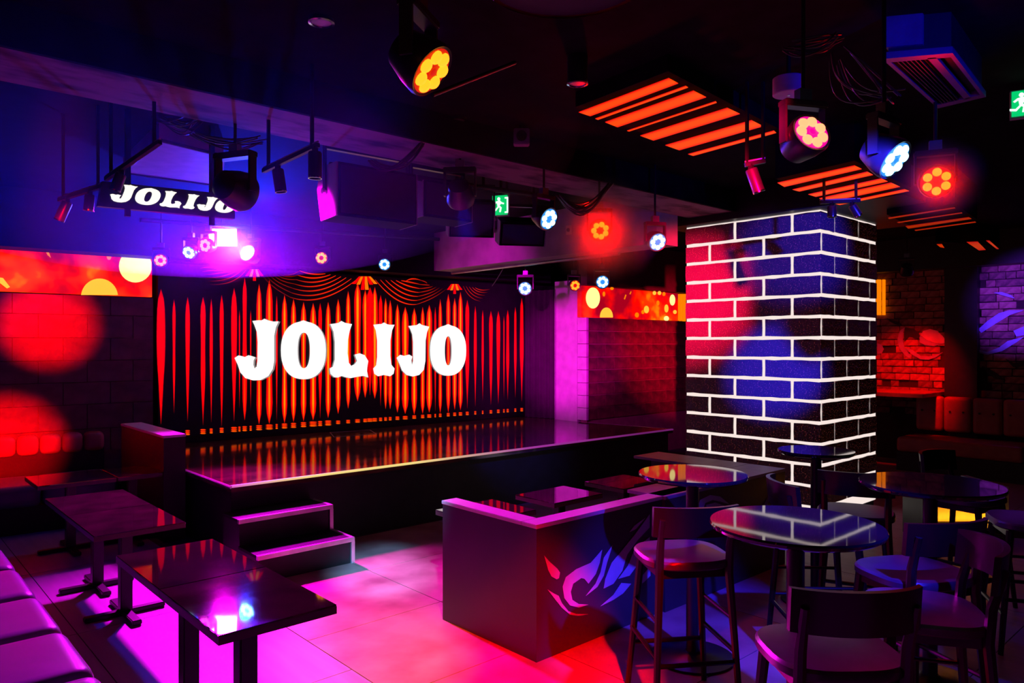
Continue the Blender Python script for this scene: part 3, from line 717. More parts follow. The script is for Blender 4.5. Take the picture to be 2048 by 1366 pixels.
lo_ = bpy.data.objects.new('strip_glow', la); COL.objects.link(lo_); lo_.parent = cn; lo_.location = (ln/2, -.09, zB-.01); lo_.rotation_euler = (math.radians(140), 0, 0)

# ================================================================ CEILING: slatted light panels
def slat_panel(label, quads, z, m, offset, scale, board=True):
    t = thing('slatted_ceiling_light', label, 'light')
    allp = []
    for qd in quads:
        P = [pz(offset[0]+x/scale, offset[1]+y/scale, z) for x, y in qd]; allp += P
    c = sum(allp, Vector())/len(allp); t.location = (c.x, c.y, z); 
    for qd in quads:
        P = [pz(offset[0]+x/scale, offset[1]+y/scale, z)-t.location for x, y in qd]
        b = MB(); a_, b_, c_2, d_ = P
        cols = []
        for p_, q_, k in ((a_, b_, 0), (a_.lerp(d_, .3), b_.lerp(c_2, .3), 1), (a_.lerp(d_, .7), b_.lerp(c_2, .7), 1), (d_, c_2, 0)):
            for z_ in (0, .004):
                for e in (p_, q_): b.v.append((e.x, e.y, e.z+z_)); cols.append(((.85, .006, 0), (1, .075, 0))[k])
        for i in range(3): n0 = i*4; b.f += [(n0, n0+1, n0+5, n0+4), (n0+2, n0+6, n0+7, n0+3), (n0, n0+4, n0+6, n0+2), (n0+1, n0+3, n0+7, n0+5)]
        b.f += [(0, 2, 3, 1), (12, 13, 15, 14)]
        me = b.mesh('glowing_slat', vglow('slat_picture_%g' % m, m)); colour(me, cols); link('glowing_slat', me, t)
    f_ = [quads[0][0], quads[0][1], quads[-1][2], quads[-1][3]]
    P = [pz(offset[0]+x/scale, offset[1]+y/scale, z)-t.location for x, y in f_]; cc_ = sum(P, Vector())/4
    P = [cc_+(p-cc_)*1.03 for p in P]
    MB().slab([p+Vector((0, 0, .03)) for p in P], (0, 0, CEIL-z-.03)).build('backing', DARKC, t)
    return t
slat_panel('large slatted ceiling panel glowing red-orange, nearest the camera', [[(175,683),(720,477),(778,508),(245,706)],[(275,722),(822,524),(838,533),(292,728)],[(335,743),(870,553),(948,592),(410,773)],[(468,795),(1005,617),(1012,625),(480,799)],[(548,825),(1075,657),(1152,693),(628,854)],[(700,883),(1222,732),(1293,768),(785,913)],[(838,937),(1358,795),(1373,808),(870,947)]], 3.08, 1.0, (1100, 0), 3.035)
slat_panel('slatted ceiling panel glowing red-orange above the brick column', [[(150,1000),(570,906),(610,925),(188,1022)],[(232,1037),(640,940),(672,957),(270,1047)],[(318,1063),(718,977),(752,993),(360,1076)],[(378,1085),(770,1000),(820,1022),(430,1104)],[(468,1115),(845,1035),(870,1045),(490,1121)]], 2.9, 1.0, (1500, 0), 2.732)
slat_panel('slatted ceiling panel with dim thin red lines beyond the column', [[(755,1191),(1115,1134),(1122,1139),(760,1197)],[(805,1215),(1155,1162),(1160,1166),(812,1219)],[(850,1237),(1195,1188),(1210,1197),(865,1250)],[(900,1258),(1228,1212),(1235,1216),(905,1262)]], 2.85, .35, (1500, 0), 2.732)
slat_panel('short dim red ceiling slats at the far right', [[(455,30),(490,28),(508,55),(480,50)],[(660,15),(735,12),(790,68),(745,72)],[(793,5),(815,5),(880,62),(865,62)]], 2.9, .5, (1740, 480), 3.415)

# ================================================================ CEILING FITTINGS
def downlight(label, u, v, zb, r, body=.0):
    p = pz(u, v, zb); t = thing('downlight', label, 'light', (p.x, p.y, zb), 0, 'ceiling downlights')
    top = CEIL-zb
    MB().lathe([(r, 0), (r*1.02, .004), (r*1.02, top)], 28).build('housing', BLACK, t, True)
    MB().lathe([(r*1.08, -.004), (r*.86, -.006), (r*.80, .0), (r*1.05, .004)], 28, None, False).build('trim_ring', CHROME, t, True)
    MB().lathe([(r*.8, -.001), (r*.5, .02-.022), (.0, -.002)], 28, None, False).build('reflector', GREYM, t, True)
downlight('flush chrome-ringed downlight nearest the top left of the ceiling', 643, 45, 3.185, .056)
downlight('chrome-ringed downlight on a black cylinder near the large slatted panel', 1155, 167, 3.06, .052)
downlight('flush chrome-ringed downlight in the middle of the ceiling', 915, 240, 3.185, .06)
downlight('small flush downlight between beam and brick column', 1368, 397, 3.185, .06)
p = pz(1577, 190, 2.98); t = thing('ceiling_canister', 'grey cylindrical canister hanging from the ceiling by the pink lamp', 'canister', (p.x, p.y, 2.98))
MB().lathe([(.074, 0), (.078, .004), (.078, .085), (.07, .09)], 32).build('can', WHITEP, t, True)
MB().lathe([(.008, -.004), (.008, 0)], 12).build('led_dot', CHROME, t)
MB().lathe([(.012, .09), (.012, CEIL-2.98)], 12).build('stem', BLKMET, t)
p = pz(1043, 275, 3.12); t = thing('wall_speaker', 'small square box with round lens hanging from the black ceiling', 'speaker', (p.x, p.y, p.z))
MR = Matrix.Rotation(-TH, 4, 'Z')
MB().box((-.055, -.04, -.055), (.055, .04, .055), MR).build('box', mat('lilac_plastic', (.22, .2, .24), .5), t, bevel=.006)
MB().lathe([(.036, 0), (.036, .008), (.028, .008), (.024, .002)], 24, MR @ Matrix.Translation((0, -.041, 0)) @ Matrix.Rotation(math.pi/2, 4, 'X')).build('lens_ring', BLKMET, t, True)
MB().box((-.012, -.012, .055), (.012, .012, CEIL-p.z)).build('bracket', BLKMET, t)
# air conditioner cassette
ac = thing('air_conditioner', 'ceiling cassette air conditioner with grille and frame at the upper right', 'air conditioner')
zc = 3.0
C4 = [pz(u, v, zc) for u, v in ((1764, 118), (1905, 106), (1972, 194), (1876, 217))]
cc_ = sum(C4, Vector())/4; ac.location = cc_; Q = [p-cc_ for p in C4]
FRM = mat('cassette_plastic', (.16, .15, .17), .4)
for i in range(4):
    a, b = Q[i], Q[(i+1) % 4]
    MB().slab([a, b, b*.86, a*.86], (0, 0, .03)).build('frame', FRM, ac)
a0, a1, b0, b1 = Q[0].lerp(Q[1], .62), Q[0].lerp(Q[1], .76), Q[3].lerp(Q[2], .62), Q[3].lerp(Q[2], .76)
MB().slab([a0*.9, a1*.9, b1*.9, b0*.9], (0, 0, .02)).build('vane', FRM, ac)
for i in range(6):
    f0 = .1+i*.075; a0, a1 = Q[0].lerp(Q[1], f0), Q[0].lerp(Q[1], f0+.02); b0, b1 = Q[3].lerp(Q[2], f0), Q[3].lerp(Q[2], f0+.02)
    MB().slab([a0*.86, a1*.86, b1*.86, b0*.86], (0, 0, .02)).build('grille_bar', BLACK, ac)
MB().slab([p*.9+Vector((0, 0, .03)) for p in Q], (0, 0, CEIL-zc-.03)).build('body', BLACK, ac)
MB().slab([p*.55+(Q[0]-Q[2])*.22+Vector((0, 0, .06)) for p in Q], (0, 0, CEIL-zc-.06)).build('side_duct', FRM, ac)
# exit signs
def exit_sign(label, p, yaw, wd, ht, hang):
    t = thing('exit_sign', label, 'sign', p, yaw)
    MB().box((-wd/2, 0, -ht/2), (wd/2, .04, ht/2)).build('case', WHITEP, t)
    MB().box((-wd/2+.006, -.004, -ht/2+.01), (wd/2-.006, 0, ht/2-.006)).build('face', glow('exit_green', (.0, .62, .16), 1.0), t)
    Wm = glow('exit_white', (.75, 1, .85), 1.3); s_ = ht/.2
    def pic(pts, n_='figure'): MB().slab([Vector((x*s_, -.005, z*s_)) for x, z in pts], (0, -.003, 0)).build(n_, Wm, t)
    pic([(x*.016-.01, y*.016+.062) for x, y in disc_pts(0, 0, 1, 1, 10)], 'figure_head')
    pic([(-.035,.04),(.0,.048),(.02,.03),(.045,.02),(.04,.008),(.012,.014),(-.002,.0),(.02,-.022),(.01,-.065),(-.006,-.062),(.0,-.025),(-.022,-.012),(-.045,-.035),(-.08,-.03),(-.08,-.045),(-.04,-.052),(-.012,-.02),(-.028,.025),(-.05,.01),(-.06,.02)])
    pic([(.05,.075),(.085,.075),(.085,-.075),(.05,-.075),(.05,-.06),(.07,-.06),(.07,.06),(.05,.06)], 'figure_door')
    if hang: MB().box((-.01, .01, ht/2), (.01, .03, hang)).build('hanger', BLKMET, t)
    return t
p = pd(1000, 411, 6.6); exit_sign('green running-man exit sign among the stage lamps', p, -TH-.35, .155, .19, CEIL-p.z)
p = pd(2046, 207, 4.2); exit_sign('green exit sign cut off by the right picture edge', p, -TH-.5, .12, .16, CEIL-p.z)
p = pxx(1138, 460, 5.895); t = thing('wall_sensor', 'small pale plate with dark round sensor on the plastered beam', 'sensor', p)
MB().box((-.008, -.04, -.05), (0, .04, .05)).build('plate', mat('ivory_plastic', (.8, .7, .4), .5), t)
MB().lathe([(.022, 0), (.018, .014), (.0, .016)], 16, Matrix.Translation((-.008, 0, 0)) @ Matrix.Rotation(-math.pi/2, 4, 'Y')).build('sensor', BLACK, t, True)

# ================================================================ LAMPS
def camdir(r, up, toward, pos=None):       # direction given as right / up / towards the audience side where the photograph was taken
    if pos is None: return (RT*r+UP*up-FW*toward).normalized()
    T_ = (CAMP-Vector(pos)).normalized(); A_ = UP.cross(T_).normalized(); B_ = T_.cross(A_)
    return (A_*r+B_*up+T_*toward).normalized()
def lamp(label, pos, n, colr, size=.15, em=None, group='stage lamps', power=0, ang=45, drop=True, blend=.7, cen=None, top=CEIL, body=LAMPB, petals=7):
    n = Vector(n).normalized(); pos = Vector(pos)
    t = thing('stage_lamp', label, 'lamp', pos, 0, group)
    q_ = n.to_track_quat('Z', 'Y').to_matrix().to_4x4(); R0 = size/2
    MB().lathe([(R0*.45, -size*.95), (R0*.85, -size*.82), (R0*1.12, -size*.35), (R0*1.2, -.01), (R0*1.14, .008), (R0*1.03, .004)], 28, q_).build('head', body, t, True)
    lp = MB().lathe([(R0*1.02, .0), (R0*1.02, .005)], 28, q_).build('lens_plate', glow('plate_'+em[0], em[1], em[3]), t)
    lm = glow('lens_'+em[0], em[2], em[4])
    for i in range(petals):
        a = 2*math.pi*(i+.5)/petals
        M = q_ @ Matrix.Translation((R0*.66*math.cos(a), R0*.66*math.sin(a), .005))
        MB().lathe([(R0*.30, 0), (R0*.30, .006), (R0*.22, .014), (.0, .017)], 12, M, False).build('lens', lm, lp, True)
    MB().lathe([(R0*.2, .005), (R0*.18, .012), (0, .013)], 12, q_, False).build('lens_centre', glow('centre_'+em[0], em[1], em[3]*1.0), lp, True)
    ax = n.cross(UP)
    ax = ax.normalized() if ax.length > .05 else RT
    back = -n*size*.35; hh = size*.92
    A_ = [back+ax*R0*1.32, back+ax*R0*1.32+UP*hh, back-ax*R0*1.32+UP*hh, back-ax*R0*1.32]
    y_ = MB(); M3 = Matrix.Translation(back) @ ax.to_track_quat('X', 'Z').to_matrix().to_4x4()
    fwd = UP.cross(ax)
    def arm(c, d, hw, hd, p0, p1):
        vs = []
        for p_ in (p0, p1):
            for (a_, b_) in ((-1, -1), (1, -1), (1, 1), (-1, 1)): vs.append(p_+ax*a_*hd+fwd*b_*hw)
        y_.add(vs, [(0,3,2,1),(4,5,6,7),(0,1,5,4),(1,2,6,5),(2,3,7,6),(3,0,4,7)])
    for sg in (1, -1):
        y_ = MB(); arm(0, 0, R0*.28, R0*.07, back+ax*sg*R0*1.27-UP*R0*.2, back+ax*sg*R0*1.27+UP*hh); y_.build('yoke_arm', body, t)
    z1 = hh; bx = MB(); Mb = Matrix.Translation(back) @ Matrix.Rotation(math.atan2(ax.y, ax.x), 4, 'Z')
    bx.box((-R0*1.36, -R0*.4, z1-.006), (R0*1.36, R0*.4, z1+size*.16), Mb).build('base', body, t, bevel=.006)
    if drop:
        MB().lathe([(.009, z1+size*.16), (.009, top-pos.z)], 10, Mb).build('hanger', BLKMET, t)
        MB().box((-.03, -.02, z1+size*.16), (.03, .02, z1+size*.16+.05), Mb).build('clamp', GREYM, t)
    if power: spot(t, pos+n*(size*.25), pos+n, colr, power, ang, blend, R0*.6)
    return t
E_OR = ('orange', (1, .01, 0), (1, .30, .01), .7, 2.2); E_RD = ('red', (1, .0, 0), (1, .26, .01), .8, 2.0)
E_BL = ('blue', (.02, .25, 1), (.45, .85, 1), 1.2, 2.5); E_CY = ('cyan', (.02, .5, 1), (.35, .95, 1), 4.0, 12); E_PK = ('pink', (1, .0, .35), (1, .28, .12), 1.0, 2.2); E_MG = ('magenta', (1, 0, .5), (1, .3, .25), 1., 1.8)
lamp('big orange lit lamp near the top of the picture', pd(862, 141, 2.5), camdir(.7, -.5, .5, pd(862, 141, 2.5)), ORANGE, .165, E_OR, power=6, ang=60)
lamp('pink and orange lit lamp below the grey canister', pd(1622, 266, 3.1), camdir(.55, .5, .62, pd(1622, 266, 3.1)), (1, .05, .35), .155, E_PK, power=10, ang=70)
lamp('white-blue lit lamp between the pink lamp and the red lamp', pd(1788, 319, 3.1), camdir(.7, -.5, .45, pd(1788, 319, 3.1)), BLUE, .15, E_BL, power=10, ang=60)
lamp('red ring of lenses lamp at the right facing us', pd(1873, 363, 3.9), camdir(.1, -.1, .97, pd(1873, 363, 3.9)), RED, .15, E_RD, power=22, ang=150, petals=6)
lamp('white-blue lamp in front of the beam, beside the green exit sign', pd(1097, 438, 5.4), camdir(.62, -.28, .65, pd(1097, 438, 5.4)), BLUE, .15, E_BL, power=130, ang=75)
lamp('glowing red and yellow lamp below the hanging cables', pd(1200, 461, 5.8), camdir(.1, -.2, .95, pd(1200, 461, 5.8)), RED, .15, E_RD, power=60, ang=150)
lamp('white-blue lamp left of the brick column top', pd(1315, 484, 6.1), camdir(.4, -.3, .8, pd(1315, 484, 6.1)), BLUE, .14, E_BL, power=40, ang=90)
def pipe_lamp(label, u, v, t_, n, colr, em, size, power=0, ang=60, top=None):
    return lamp(label, pd(u, v, t_), n, colr, size, em, power=power, ang=ang, top=CEIL if top is None else top)
pipe_lamp('white-blue small lamp clamped below the plastered beam, left of the three', 1050, 577, 9.2, camdir(-.1, -.15, .9), BLUE, E_BL, .155)
pipe_lamp('orange small lamp clamped below the plastered beam, middle of the three', 1150, 571, 8.9, camdir(.2, -.2, .9), RED, E_RD, .12)
pipe_lamp('white-blue small lamp clamped below the plastered beam, right of the three', 1205, 564, 8.6, camdir(0, -.15, .9), BLUE, E_BL, .14)
def yl(u, v, Y): return py(u, v, Y)
lamp('orange lamp at the left end of the screen, beside the wide banner', yl(321, 521, 7.9), camdir(.3, -.1, .9), RED, .12, E_RD)
lamp('half hidden white-blue lamp beside the leftmost orange lamp', yl(378, 505, 7.9), camdir(-.1, -.4, .8), BLUE, .13, E_BL)
lamp('pinkish lamp touching the white blinder', yl(411, 491, 7.9), camdir(-.25, -.1, .9), MAG, .14, E_MG, power=12, ang=100)
lamp('dazzling cyan-blue lamp beside the white blinder', yl(495, 506, 7.9), camdir(-.3, .3, .9), (.0, .02, 1), .17, E_CY, power=1100, ang=140)
lamp('orange lamp above the curtain screen, left of the blue one', yl(643, 516, 7.9), camdir(0, -.05, 1), RED, .135, E_OR)
lamp('white-blue lamp above the middle of the curtain screen', yl(769, 529, 7.9), camdir(0, -.05, 1), BLUE, .135, E_BL)
# lamps seen as dark silhouettes; the beams they throw are added
E_OFF = ('off', (.01, .01, .015), (.02, .02, .025), 0., 0.)
pq = pd(487, 385, 4.4)
lamp('large dark moving lamp silhouetted before the purple ceiling recess', pq, Vector((7.78, 7.3, 2.0))-pq, MAG, .20, E_OFF, power=900, ang=40, blend=.9)
pq = pd(922, 400, 5.2)
lamp('dark lamp hanging beside the right hung speakers, seen from behind', pq, pz(1000, 885, SZ)-pq, BLUE, .17, E_OFF, power=700, ang=26)
# blinder
p = yl(446, 475, 8.12)
bl_ = thing('blinder_lamp', 'rectangular blinder glaring white and magenta above the screen', 'lamp', p)
nb = (Vector((1.3, 3.4, .5))-p).normalized(); nb2 = camdir(.02, -.12, 1)
qb = nb2.to_track_quat('Z', 'Y').to_matrix().to_4x4()
MB().box((-.17, -.115, -.10), (.17, .115, -.002), qb).build('housing', LAMPB, bl_)
MB().box((-.15, -.094, -.004), (.15, .094, .004), qb).build('lamp_face', glow('blinder_face', (1, .35, 1), 22), bl_)
MB().box((-.016, -.016, .1), (.016, .016, CEIL-p.z)).build('hanger', BLKMET, bl_)
spot(bl_, p+nb2*.06, (1.5, 3.6, .2), MAG, 4200, 60, .8, .12)

# wash lamps added to throw the pools of colour, nearly all out of view
def wash(label, pos, aim, colr, power, ang, blend=.5):
    pos = Vector(pos); n = (Vector(aim)-pos).normalized()
    em = {RED: E_RD, BLUE: E_BL, MAG: E_MG}.get(colr, E_OR)
    lamp(label, pos, n, colr, .14, em, 'wash lamps added for the colour pools', power, ang, blend=blend)
wash('added lamp throwing blue light onto the brick column face', (1.6, .3, 2.85), (6.6, 3.50, 1.45), BLUE, 5000, 10, .8)
wash('added lamp throwing blue light onto the column top corner', (2.9, -.6, 2.85), (6.6, 3.2, 2.6), BLUE, 2200, 13, .8)
wash('added lamp throwing red light onto the column upper face', (1.2, .5, 2.85), (6.6, 4.5, 2.15), (1, 0, .06), 16000, 14, 1)
wash('added lamp throwing red light onto the left block wall', (.3, 1.4, 2.85), tuple(pb(100, 650)), RED, 9000, 8, 1)
wash('added lamp throwing red light low on the left block wall', (-.1, 1.3, 2.85), tuple(pb(15, 895)), RED, 12000, 8.5, 1)
wash('added lamp throwing red light at the foot of the partition', (1.5, .5, 2.85), (2.72, 2.72, .02), RED, 1800, 20, .7)
wash('added lamp throwing a pale blue pool onto the aisle floor', (1.0, 1.1, 2.85), tuple(pz(770, 1145, 0)), (.15, .5, 1), 3000, 11, 1)
wash('added lamp throwing blue light onto the floor under the stools', (2.3, -.1, 2.85), tuple(pz(1400, 1290, 0)), BLUE, 1600, 30, .7)
wash('added lamp throwing magenta light onto the pale stage panel', (-.3, 1.4, 2.85), (7.78, 7.4, 1.55), (1, 0, .75), 7000, 11, .8)
wash('added lamp throwing red light onto the far brick wall', (9.9, 3.5, 2.6), tuple(pxx(1815, 790, FX)), RED, 420, 50, .8)
wash('added lamp throwing violet light onto the far mural', (9.0, 1.6, 2.6), tuple(pxx(2060, 600, FX)), (.2, .03, 1), 700, 32, .7)
wash('added lamp throwing blue light onto the air conditioner', (2.6, -.9, 2.4), (3.85, 1.25, 3.06), (.0, .0, 1), 280, 26, .8)
wash('added lamp throwing orange light onto the marbled walkway', (.8, .4, 2.85), tuple(pz(740, 1300, 0)), (1, .34, .0), 1500, 17, .8)

# ================================================================ HUNG SPEAKERS, RAILS, PIPES, CABLES
SPK_B = mat('speaker_black', (.004, .004, .005), .7, spec=.05); SPK_S = mat('speaker_side', (.45, .42, .46), .5)
def hung_speaker(label, c, yaw, wd, ht, dp, pitch=0):
    t = thing('hung_speaker', label, 'speaker', c, yaw, 'speakers hung over the stage')
    M = Matrix.Rotation(pitch, 4, 'X')
    # wedge cabinet, front toward local -Y; sides as separate pale cheeks
    def cab(x0, x1, k): return [M @ Vector(p) for p in ((x0, -dp/2, -ht/2), (x0, -dp/2, ht/2), (x0, dp/2*.7, ht/2), (x0, dp/2, ht*.1), (x0, dp/2*.6, -ht/2*1.05))]
    a = cab(-wd/2, 0, 1); MB().slab(a, M @ Vector((wd, 0, 0))).build('cabinet', SPK_B, t)
    for sx_ in (-1, 1):
        a = [p+M @ Vector((0 if sx_ < 0 else wd+.012, 0, 0)) for p in a] if False else cab(sx_*wd/2-(.006 if sx_ > 0 else .006), 0, 1)
        MB().slab(a, M @ Vector((.012, 0, 0))).build('cheek', SPK_S, t)
    MB().box((-wd/2+.02, -dp/2-.012, -ht/2+.02), (wd/2-.02, -dp/2+.001, ht/2-.02), M).build('grille', BLKMET, t)
    for sx_ in (-1, 1):
        MB().box((sx_*(wd/2+.018)-.006, -.02, 0), (sx_*(wd/2+.018)+.006, .02, ht/2+.12)).build('bracket_arm', BLKMET, t)
        MB().lathe([(.022, -.012), (.022, .012)], 12, Matrix.Translation((sx_*(wd/2+.026), 0, 0)) @ Matrix.Rotation(math.pi/2, 4, 'Y')).build('bolt', GREYM, t)
    MB().box((-wd/2-.024, -.02, ht/2+.11), (wd/2+.024, .02, ht/2+.135)).build('bracket_bar', BLKMET, t)
    for sx_ in (-.3, .3): MB().box((sx_*wd-.012, -.012, ht/2+.13), (sx_*wd+.012, .012, CEIL-c[2])).build('hanger', BLKMET, t)
hung_speaker('wide black speaker with magenta lit cheek hung at the left', pd(736, 395, 5.2), -.05, .62, .36, .3)
hung_speaker('black speaker hung in the middle, partly hidden by unlit lamp', pd(875, 408, 5.75), -.05, .45, .28, .3)
hung_speaker('black slanted speaker with bright magenta cheek behind the middle one', pd(940, 435, 6.3), -.55, .38, .30, .26, .3)
hung_speaker('black slanted speaker with small magenta cheek below the exit sign', pd(1040, 462, 6.8), -.55, .42, .22, .28, .35)
# ceiling recess with magenta light and an upright fascia carrying the name in slanted glowing letters
rec = thing('ceiling_recess_panel', 'magenta lit flat ceiling panel with dark trim above the lettered fascia', 'panel')
zr_ = 3.08
P4 = [pz(u, v, zr_) for u, v in ((318, 280), (447, 312), (442, 372), (246, 345))]
c = sum(P4, Vector())/4; rec.location = c; Q = [p-c for p in P4]
MB().slab(Q, (0, 0, CEIL-zr_)).build('panel', mat('recess_paint', (.32, .2, .28), .6), rec)
for a, b in zip(Q, Q[1:]+Q[:1]): MB().tube([a, b], .012, 6).build('trim_bar', BLKMET, rec)
sg = thing('name_fascia', 'dark glossy fascia with small glowing white slanted letters under the ceiling', 'sign')
def psg(u, v, off=0): return py(u, v, 5.1-off)
F4 = [psg(u, v) for u, v in ((205, 362), (470, 390), (470, 438), (196, 412))]
MB().slab(F4, (0, .05, 0)).build('fascia', mat('glossy_fascia', (.03, .02, .03), .25), sg)
for x_ in (F4[0].x+.15, F4[1].x-.15): MB().box((x_-.015, 5.11, F4[0].z-.2), (x_+.015, 5.14, CEIL)).build('hanger', BLKMET, sg)
glx = [(115, 462), (480, 834), (865, 1168), (1207, 1375), (1392, 1648), (1655, 1939)]
SGW = glow('sign_letter_white', (1, .95, .88), 1.1)
def sgmap(x, y):
    s_ = (x-115)/(1939-115); t_ = (y-150)/(633-150)
    u = 222+(470-222)*s_ + (.5-t_)*14
    v0 = 366+(398-366)*s_; v1 = 402+(430-402)*s_
    return psg(u, v0+(v1-v0)*t_, .004)
for g in GLY: letter(g, sgmap, Vector((0, -.004, 0)), 'letter', SGW, sg)
# track rails with cylinder spots
def track(label, a, b, cyls, m=BLKMET):
    t = thing('track_light', label, 'light', a); b = b-a; a0 = Vector(a)
    d = b.normalized(); MB().tube([Vector(), b], .016, 4).build('rail', m, t)
    MB().tube([Vector((0, 0, .018)), b+Vector((0, 0, .018))], .006, 6).build('rail_edge', mat('brass_edge', (.8, .6, .35), .3, .8), t)
    for f_ in (.1, .9): MB().box((b.x*f_-.008, b.y*f_-.008, b.z*f_), (b.x*f_+.008, b.y*f_+.008, CEIL-a0.z)).build('hanger', BLKMET, t)
    for (f_, tl_, L, r) in cyls:
        p = b*f_; ax = Vector(tl_).normalized(); M = Matrix.Translation(p+Vector((0, 0, -.03))) @ ax.to_track_quat('Z', 'Y').to_matrix().to_4x4()
        c = MB().lathe([(r*.9, 0), (r, .006), (r, L), (r*.92, L), (r*.88, L-.01)], 20, M).build('spot_can', LAMPB, t, True)
        MB().lathe([(r*1.01, L-.006), (r*1.01, L+.002), (r*.9, L+.002)], 20, M, False).build('can_rim', CHROME, c, True)
        MB().box((-.012, -.012, -.035), (.012, .012, .0), Matrix.Translation(p)).build('stem', BLKMET, t)
track('track rail with two black cylinder spots left of the hung speakers', pd(527, 342, 4.3), pd(636, 290, 3.9), [(.28, RT*.15-UP, .13, .033), (.95, -UP, .14, .036)])
track('track rail with brass edge left of the lettered fascia', pd(212, 358, 4.3), pd(320, 284, 3.9), [(.3, -UP*.8-RT*.3, .10, .03)])
track('short track rail with two cylinder spots at the far left of the ceiling', pd(118, 400, 4.8), pd(205, 372, 4.6), [(.2, -UP+RT*-.45, .13, .032), (.72, -UP+RT*-.1, .10, .03)])
p = pd(1507, 330, 4.2); track('single cylinder spot left of the second slatted panel', pd(1490, 330, 4.2), pd(1530, 322, 4.2), [(.3, RT*.35-UP, .14, .034)])
p = pd(1660, 410, 5.3); track('short track with two small spots above the column corner', pd(1640, 405, 5.4), pd(1720, 402, 5.4), [(.3, -UP, .08, .032), (.8, -UP*.8+RT*.5, .09, .03)])
# pipes
def pipe(label, pts, r, m=BLKMET, cat='pipe'):
    o = MB().tube(pts, r, 10).build('lighting_pipe', m, None, True); return tag(o, label, cat)
pipe('long black lighting pipe above the curtain screen', [py(280, 440, 7.95), py(900, 480, 7.95)], .024)
pipe('black lighting pipe over the hung speakers', [pd(660, 330, 5.0), pd(1100, 395, 6.4)], .022)
pipe('pale pipe below the plastered beam carrying three small lamps', [Vector((6.08, 7.9, 2.66)), Vector((6.08, 5.0, 2.66))], .02, GREYM)
pipe('faint red pipe beside the big orange lamp', [pd(865, 190, 2.6), pd(1030, 125, 3.0)], .008)
dr = thing('air_duct', 'round black duct with red light put into its rim colour at the top of the picture', 'duct')
pc = pd(1130, -40, 2.2); dr.location = pc
MB().lathe([(.24, 0), (.245, .01), (.245, CEIL-pc.z)], 40).build('duct_wall', BLACK, dr, True)
MB().lathe([(.245, -.008), (.255, 0), (.245, .008)], 40, None, False).build('rim', mat('rim_painted_red_light', (.8, .12, .08), .4), dr, True)  # red light on the rim put into its base colour
CABM = mat('black_cable', (.05, .05, .055), .35)
def cables(label, a, b, sag, n, spread, seed, r=.006):
    t = thing('cable_bundle', label, 'cables', a); rr = random.Random(seed); a = Vector(a); b = Vector(b)
    for i in range(n):
        o0 = Vector((rr.uniform(-1, 1), rr.uniform(-1, 1), rr.uniform(-.5, .5)))*spread; o1 = Vector((rr.uniform(-1, 1), rr.uniform(-1, 1), rr.uniform(-.5, .5)))*spread
        sg_ = sag*rr.uniform(.6, 1.15); pts = []
        for k in range(13):
            f_ = k/12; p = (a+o0*.5).lerp(b+o1*.5, f_)+o0*math.sin(f_*math.pi)*.6; p.z -= sg_*math.sin(math.pi*f_); pts.append(p-a)
        MB().tube(pts, r, 6).build('cable', CABM, t, True)
cables('loops of black cable hanging from the concrete beam above the speakers', pd(745, 322, 4.75), pd(845, 285, 4.75), .12, 8, .05, 1)
cables('thick loops of cable hanging from the beam above the red lamp', pd(1118, 392, 5.4), pd(1222, 368, 5.5), .17, 11, .04, 2)
cables('tangle of cables on the ceiling left of the lettered fascia', pd(318, 236, 4.4), pd(400, 228, 4.4), .07, 10, .08, 3, .004)
cables('tangle of thin cables on the ceiling above the unlit moving lamp', pd(390, 270, 4.4), pd(520, 280, 4.4), .05, 9, .09, 4, .004)
cables('tangle of blue lit cables near the grey canister', pd(1580, 95, 3.2), pd(1670, 75, 3.2), .03, 10, .07, 5, .004)
cables('tangle of cables beside the ceiling air conditioner', pd(1690, 110, 3.2), pd(1790, 190, 3.2), .05, 12, .10, 6, .004)
cables('thin loose cable beside the right lamps over the stage', pd(1010, 530, 9.3), pd(985, 572, 9.6), .02, 1, .01, 7, .006)

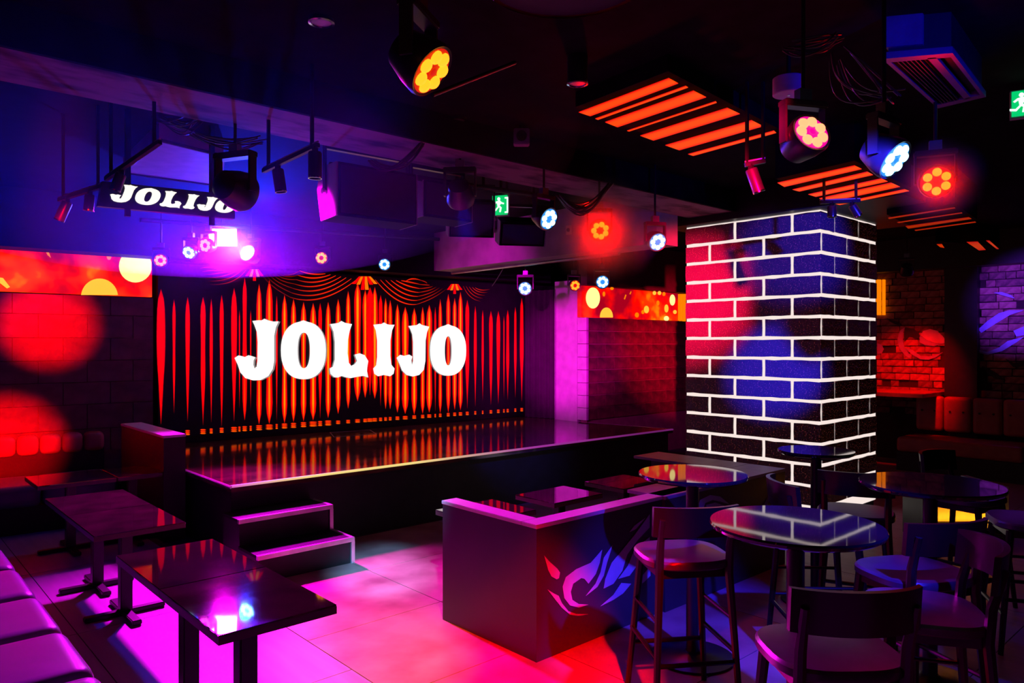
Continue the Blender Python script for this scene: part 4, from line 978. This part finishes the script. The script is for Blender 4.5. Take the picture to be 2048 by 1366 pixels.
# ================================================================ HAZE
if HAZE:
    hm = bpy.data.materials.new('club_haze_blue_tint'); hm.use_nodes = True; nt = hm.node_tree; nt.nodes.remove(nt.nodes['Principled BSDF'])
    vsn = nt.nodes.new('ShaderNodeVolumeScatter'); vsn.inputs['Color'].default_value = (.3, .35, 1, 1); vsn.inputs['Density'].default_value = HAZE; vsn.inputs['Anisotropy'].default_value = .45  # blue of the lamp light put into the scatter colour
    nt.links.new(vsn.outputs[0], nt.nodes['Material Output'].inputs['Volume'])
    b = MB(); n1, n2 = 20, 32; C = Vector((1.9, 5.3, 3.0)); rr = (2.3, 2.9, .8)
    for i in range(n1+1):
        for k in range(n2):
            a, q_ = math.pi*i/n1, 2*math.pi*k/n2
            b.v.append((C.x+rr[0]*math.sin(a)*math.cos(q_), C.y+rr[1]*math.sin(a)*math.sin(q_), min(C.z+rr[2]*math.cos(a), CEIL-.004-.00001*i)))
    for i in range(n1):
        for k in range(n2): b.f.append((i*n2+k, i*n2+(k+1) % n2, (i+1)*n2+(k+1) % n2, (i+1)*n2+k))
    hz = b.build('haze', hm, None, True); hz['kind'] = 'stuff'; hz['label'] = 'thin blue-tinted theatrical haze hanging in the air around the stage lamps'; hz['category'] = 'haze'
    def puff(c, r, dens, label):  # dense haze balls added around lamps to make their halos
        m2 = hm.copy(); m2.name = 'added_halo_haze'; nd = [x for x in m2.node_tree.nodes if x.type == 'VOLUME_SCATTER'][0]; nd.inputs['Anisotropy'].default_value = .2; nd.inputs['Color'].default_value = (1, .8, 1, 1)
        n2_ = m2.node_tree; tc_ = n2_.nodes.new('ShaderNodeTexCoord'); ln_ = n2_.nodes.new('ShaderNodeVectorMath'); ln_.operation = 'LENGTH'
        mr_ = n2_.nodes.new('ShaderNodeMapRange'); mr_.inputs['From Min'].default_value = r*.97; mr_.inputs['From Max'].default_value = 0; mr_.inputs['To Max'].default_value = 1
        pw_ = n2_.nodes.new('ShaderNodeMath'); pw_.operation = 'POWER'; pw_.inputs[1].default_value = 2.0
        mu_ = n2_.nodes.new('ShaderNodeMath'); mu_.operation = 'MULTIPLY'; mu_.inputs[1].default_value = dens
        K = n2_.links.new; K(tc_.outputs['Object'], ln_.inputs[0]); K(ln_.outputs['Value'], mr_.inputs[0]); K(mr_.outputs[0], pw_.inputs[0]); K(pw_.outputs[0], mu_.inputs[0]); K(mu_.outputs[0], nd.inputs['Density'])
        bm_ = MB().lathe([(r*math.sin(math.pi*i/16), -r*math.cos(math.pi*i/16)) for i in range(1, 16)], 28)
        o = bm_.build('haze', m2, None, True); o.location = c; o['kind'] = 'stuff'; o['category'] = 'haze'; o['label'] = label
    puff(pd(1200, 461, 5.8), .5, 4.5, 'haze ball added for the red halo around the lamp below the hanging cables')
    puff(pd(1873, 363, 3.9), .26, 5.0, 'haze ball added for the red halo around the red ring lamp at the right')
    puff(py(470, 492, 7.72), .46, .55, 'haze ball added for the blue and magenta halo around blinder and cyan lamp')
